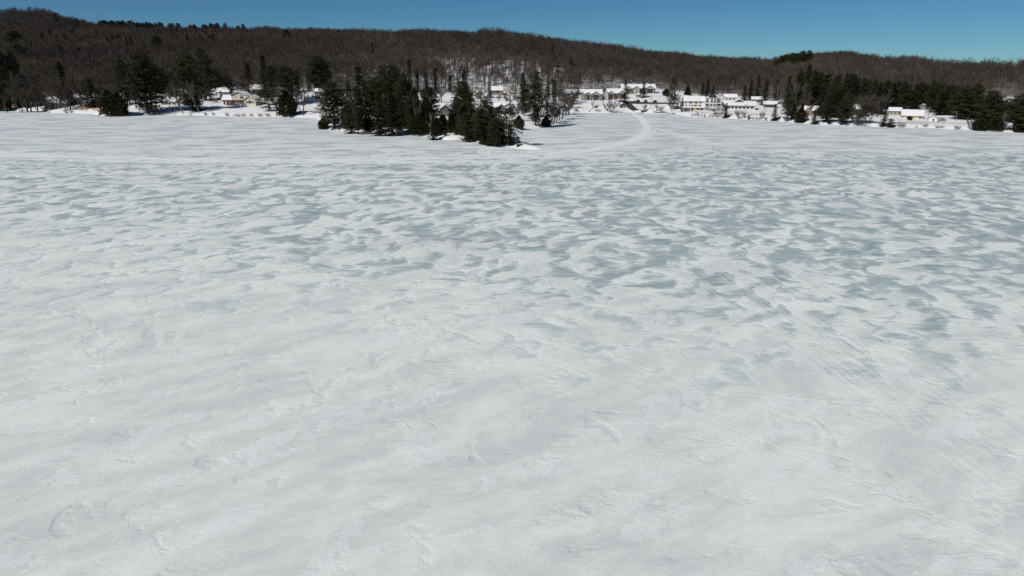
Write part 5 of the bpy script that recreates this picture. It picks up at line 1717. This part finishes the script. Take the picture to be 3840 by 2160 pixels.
def hull(L, W, H, n=9, up=False):
    V, F = [], []
    for i in range(n):
        t = i / (n - 1)
        w = W * (math.sin(math.pi * (t * .86 + .07)) ** .6)
        sheer = .18 * abs(2 * t - 1) ** 2
        for a, zz in ((-1, 0), (-.8, .65), (0, 1.0), (.8, .65), (1, 0)):
            z_ = zz * H * (1 - .3 * abs(2 * t - 1) ** 3)
            V.append((-L / 2 + L * t, a * w / 2, (H + sheer - z_) if up else z_))
    for i in range(n - 1):
        for k in range(4): F.append((i * 5 + k, (i + 1) * 5 + k, (i + 1) * 5 + k + 1, i * 5 + k + 1))
    F += [(0, 1, 2, 3, 4), tuple((n - 1) * 5 + k for k in (4, 3, 2, 1, 0))]
    return V, F
def boat(px, py, label, mat, L=4.2, rot=0.0, name='rowboat'):
    x, y, z = foot(px, py)
    o = empty(name, (x, y, max(0, z) + .05), rot, label, 'boat')
    mesh_obj('hull', *hull(L, 1.35, .55), mat, o)
    mesh_obj('keel', *box_geo((0, 0, .57), (L * .8, .06, .07)), mat, o)
    s = mesh_obj('snow', *prism([(-.42, .50), (.42, .50), (.2, .72), (-.2, .72)], -L * .32, L * .36, 'x', 5, .04, 8), 'roof_snow', o)
boat(80, 414, 'white upturned boat on the snowy bank at far left', 'white_paint', 4.4, .1)
boat(567, 429, 'left one of two dark upturned boats below the widest shore pine', 'boat_dark', 3.8, .15)
boat(589, 429.5, 'right one of two dark upturned boats below the widest shore pine', 'boat_dark', 3.6, -.1)
x, y, z = foot(878, 436)
h = empty('bench', (x, y, z), 0, 'small snow-covered bench on the bank below the yellow house', 'bench')
bx(h, 'seat', -.7, .7, -.25, .25, .4, .5, 'pole_wood'); bx(h, 'snow', -.68, .68, -.24, .24, .505, .75, 'roof_snow')
for s in (-1, 1): bx(h, 'leg', s * .55 - .06, s * .55 + .06, -.2, .2, -.15, .4, 'pole_wood')
# ploughed snow pile
def snow_pile(px, py, rx, ry, hgt, label, seed):
    x, y, z = foot(px, py)
    r = np.random.default_rng(seed)
    n, m = 22, 9
    V = [(0, 0, hgt)]
    for j in range(1, m + 1):
        t = j / m
        for i in range(n):
            a = 2 * math.pi * i / n
            k = 1 + r.normal(0, .06)
            V.append((math.cos(a) * rx * t * k, math.sin(a) * ry * t * k, hgt * (1 - t ** 1.5) + r.normal(0, .12) * (1 - t) - .4 * (j == m)))
    F = [(0, 1 + i, 1 + (i + 1) % n) for i in range(n)]
    for j in range(m - 1):
        for i in range(n):
            F.append((1 + j * n + i, 1 + (j + 1) * n + i, 1 + (j + 1) * n + (i + 1) % n, 1 + j * n + (i + 1) % n))
    o = mesh_obj('snow_pile', V, F, 'snow', smooth=True)
    o.location = (x, y, z)
    tag(o, label, 'snow pile')
snow_pile(1180, 376, 5.5, 4.0, 3.2, 'tall ploughed snow pile left of the wooden deck', 1)
snow_pile(2515, 405, 5, 3, 1.6, 'snow pile beside the left end of the inn', 2)
snow_pile(1716, 519, 8, 5, 1.2, 'smooth snow mound on the bank of the point', 4)

# ------------------------------------------------------------------ tracks on the lake
def track(name, pix, width, lift, mat='packed_snow', offs=(0.0,), wob=.15, seed=0, gap=0.0, end_fade=True):
    """snowmobile track: thin packed strips lying on the drifted snow"""
    r = random.Random(seed)
    P = _densify([np.array(lake_pt(*p)) for p in pix], 4.0)
    # smooth the polyline
    for _ in range(10):
        P[1:-1] = (P[:-2] + P[1:-1] * 2 + P[2:]) / 4
    V, F = [], []
    for off in offs:
        ph = r.uniform(0, 6.28)
        prev = False
        for i, q in enumerate(P):
            d = P[min(i + 1, len(P) - 1)] - P[max(i - 1, 0)]; d /= np.linalg.norm(d)
            nrm = np.array([-d[1], d[0]])
            o = off + wob * math.sin(i * .21 + ph)
            w = width * (.75 + .5 * r.random())
            a = q + nrm * (o - w / 2); b = q + nrm * (o + w / 2); c = q + nrm * o
            V += [(a[0], a[1], .002), (c[0], c[1], lift), (b[0], b[1], .002)]
            k = len(V) - 3
            if prev and r.random() > gap:
                F += [(k - 3, k, k + 1, k - 2), (k - 2, k + 1, k + 2, k - 1)]
            prev = True
    return tag(mesh_obj(name, V, F, mat), kind='structure')
tk = random.Random(77)
MAIN = [(-100, 715), (189, 768), (427, 812), (646, 870), (894, 937), (1242, 1026), (1500, 1120), (1759, 1237), (2236, 1416), (2534, 1535), (2981, 1714), (3429, 1900), (3900, 2115)]
SECOND = [(-100, 690), (298, 805), (641, 872), (1043, 969), (1500, 1078), (1848, 1215), (2160, 1300), (2445, 1401), (2832, 1520), (3205, 1654), (3900, 1905)]
track('snowmobile_track', MAIN, .06, .015, offs=(-.5, .5), seed=1, gap=.58)
track('snowmobile_track', [(x, y - 9) for x, y in MAIN], .04, .012, offs=(-.45, .45), seed=2, gap=.5)
track('snowmobile_track', SECOND, .05, .012, offs=(-.5, .5), seed=3, gap=.45)
track('snowmobile_track', [(298, 807), (621, 887), (795, 939), (944, 981), (1250, 1080)], .09, .018, offs=(-.5, .5), seed=4, gap=.3)
track('snowmobile_track', [(1500, 1140), (1900, 1190), (2300, 1215), (2700, 1260), (3060, 1285)], .07, .015, offs=(-.45, .45), seed=5, gap=.45)
track('snowmobile_track', [(2350, 1440), (2800, 1470), (3200, 1505), (3560, 1530)], .06, .015, offs=(-.4, .4), seed=6, gap=.4)
BAND = [(2420, 800), (2560, 880), (2832, 1085), (3060, 1240), (3280, 1386), (3560, 1580), (3900, 1830)]
for i in range(14):
    dx = -150 + i * 24 + tk.uniform(-10, 10)
    j0 = tk.randrange(0, 3); j1 = tk.randrange(5, 8)
    track('snowmobile_track', [(x + dx * (y / 1300.0), y - dx * .22) for x, y in BAND[j0:j1]], .07, .015, offs=(-.45, .45), seed=10 + i, gap=.42)
# far trail: from the boat ramp round the bay and off to the left
CURVE = [(2372, 421), (2400, 440), (2420, 462), (2432, 485), (2425, 505), (2385, 527), (2310, 548), (2200, 566), (2040, 582), (1850, 592), (1500, 600), (900, 604), (300, 590), (-300, 572)]
for i in range(7):
    off = -24 + i * 8
    track('snowmobile_trail', [(x + off * (.35 if y < 480 else .9 if y < 560 else 0), y + (off * .5 if y > 560 else off * .12)) for x, y in CURVE[(0 if i in (1, 2, 3, 4) else 3):]], 1.0 if i in (2, 3) else .5, .03, offs=(-1.0, .9, 0.1), wob=.7, seed=40 + i, gap=.12 if i in (2, 3) else .4)
for i in range(16):
    y0 = 545 + i * 7.5 + tk.uniform(-3, 3)
    xa = tk.uniform(-200, 700); xb = tk.uniform(1500, 3000)
    sl = tk.uniform(.002, .022)
    track('snowmobile_trail', [(xa + (xb - xa) * k / 6, y0 + sl * (xb - xa) * k / 6 + tk.uniform(-1.2, 1.2)) for k in range(7)], .6, .035, offs=(-.55, .55), wob=.4, seed=60 + i, gap=.38)
for i in range(5):
    track('snowmobile_trail', [(2440 + i * 16, 478 + i * 3), (2520 + i * 30, 500 + i * 6), (2560 + i * 40, 545 + i * 6), (2500 + i * 20, 590 + i * 4)], .25, .03, offs=(-.5, .5), wob=.3, seed=90 + i, gap=.4)
# animal footprints
def prints(pix, seed, n):
    r = random.Random(seed)
    P = _densify([np.array(lake_pt(*p)) for p in pix], .55)
    parts = []
    for i, q in enumerate(P):
        if r.random() < .12: continue
        d = P[min(i + 1, len(P) - 1)] - P[max(i - 1, 0)]; d /= np.linalg.norm(d)
        nrm = np.array([-d[1], d[0]])
        c = q + nrm * (.12 if i % 2 else -.12) + np.array([r.gauss(0, .06), r.gauss(0, .06)])
        s = r.uniform(.08, .13)
        V = [(c[0] + math.cos(a) * s, c[1] + math.sin(a) * s * .8, .003) for a in [k * 1.0472 for k in range(6)]] + [(c[0], c[1], .05)]
        parts.append((V, [(k, (k + 1) % 6, 6) for k in range(6)]))
    V, F = join(parts)
    tag(mesh_obj('animal_footprints', V, F, 'packed_snow'), kind='stuff')
prints([(2450, 1720), (2600, 1712), (2760, 1708), (2900, 1700)], 1, 0)
prints([(2440, 1740), (2560, 1733), (2700, 1722)], 2, 0)
prints([(800, 1680), (1000, 1676), (1200, 1670), (1320, 1662)], 3, 0)
prints([(2420, 1605), (2520, 1590), (2600, 1583)], 4, 0)
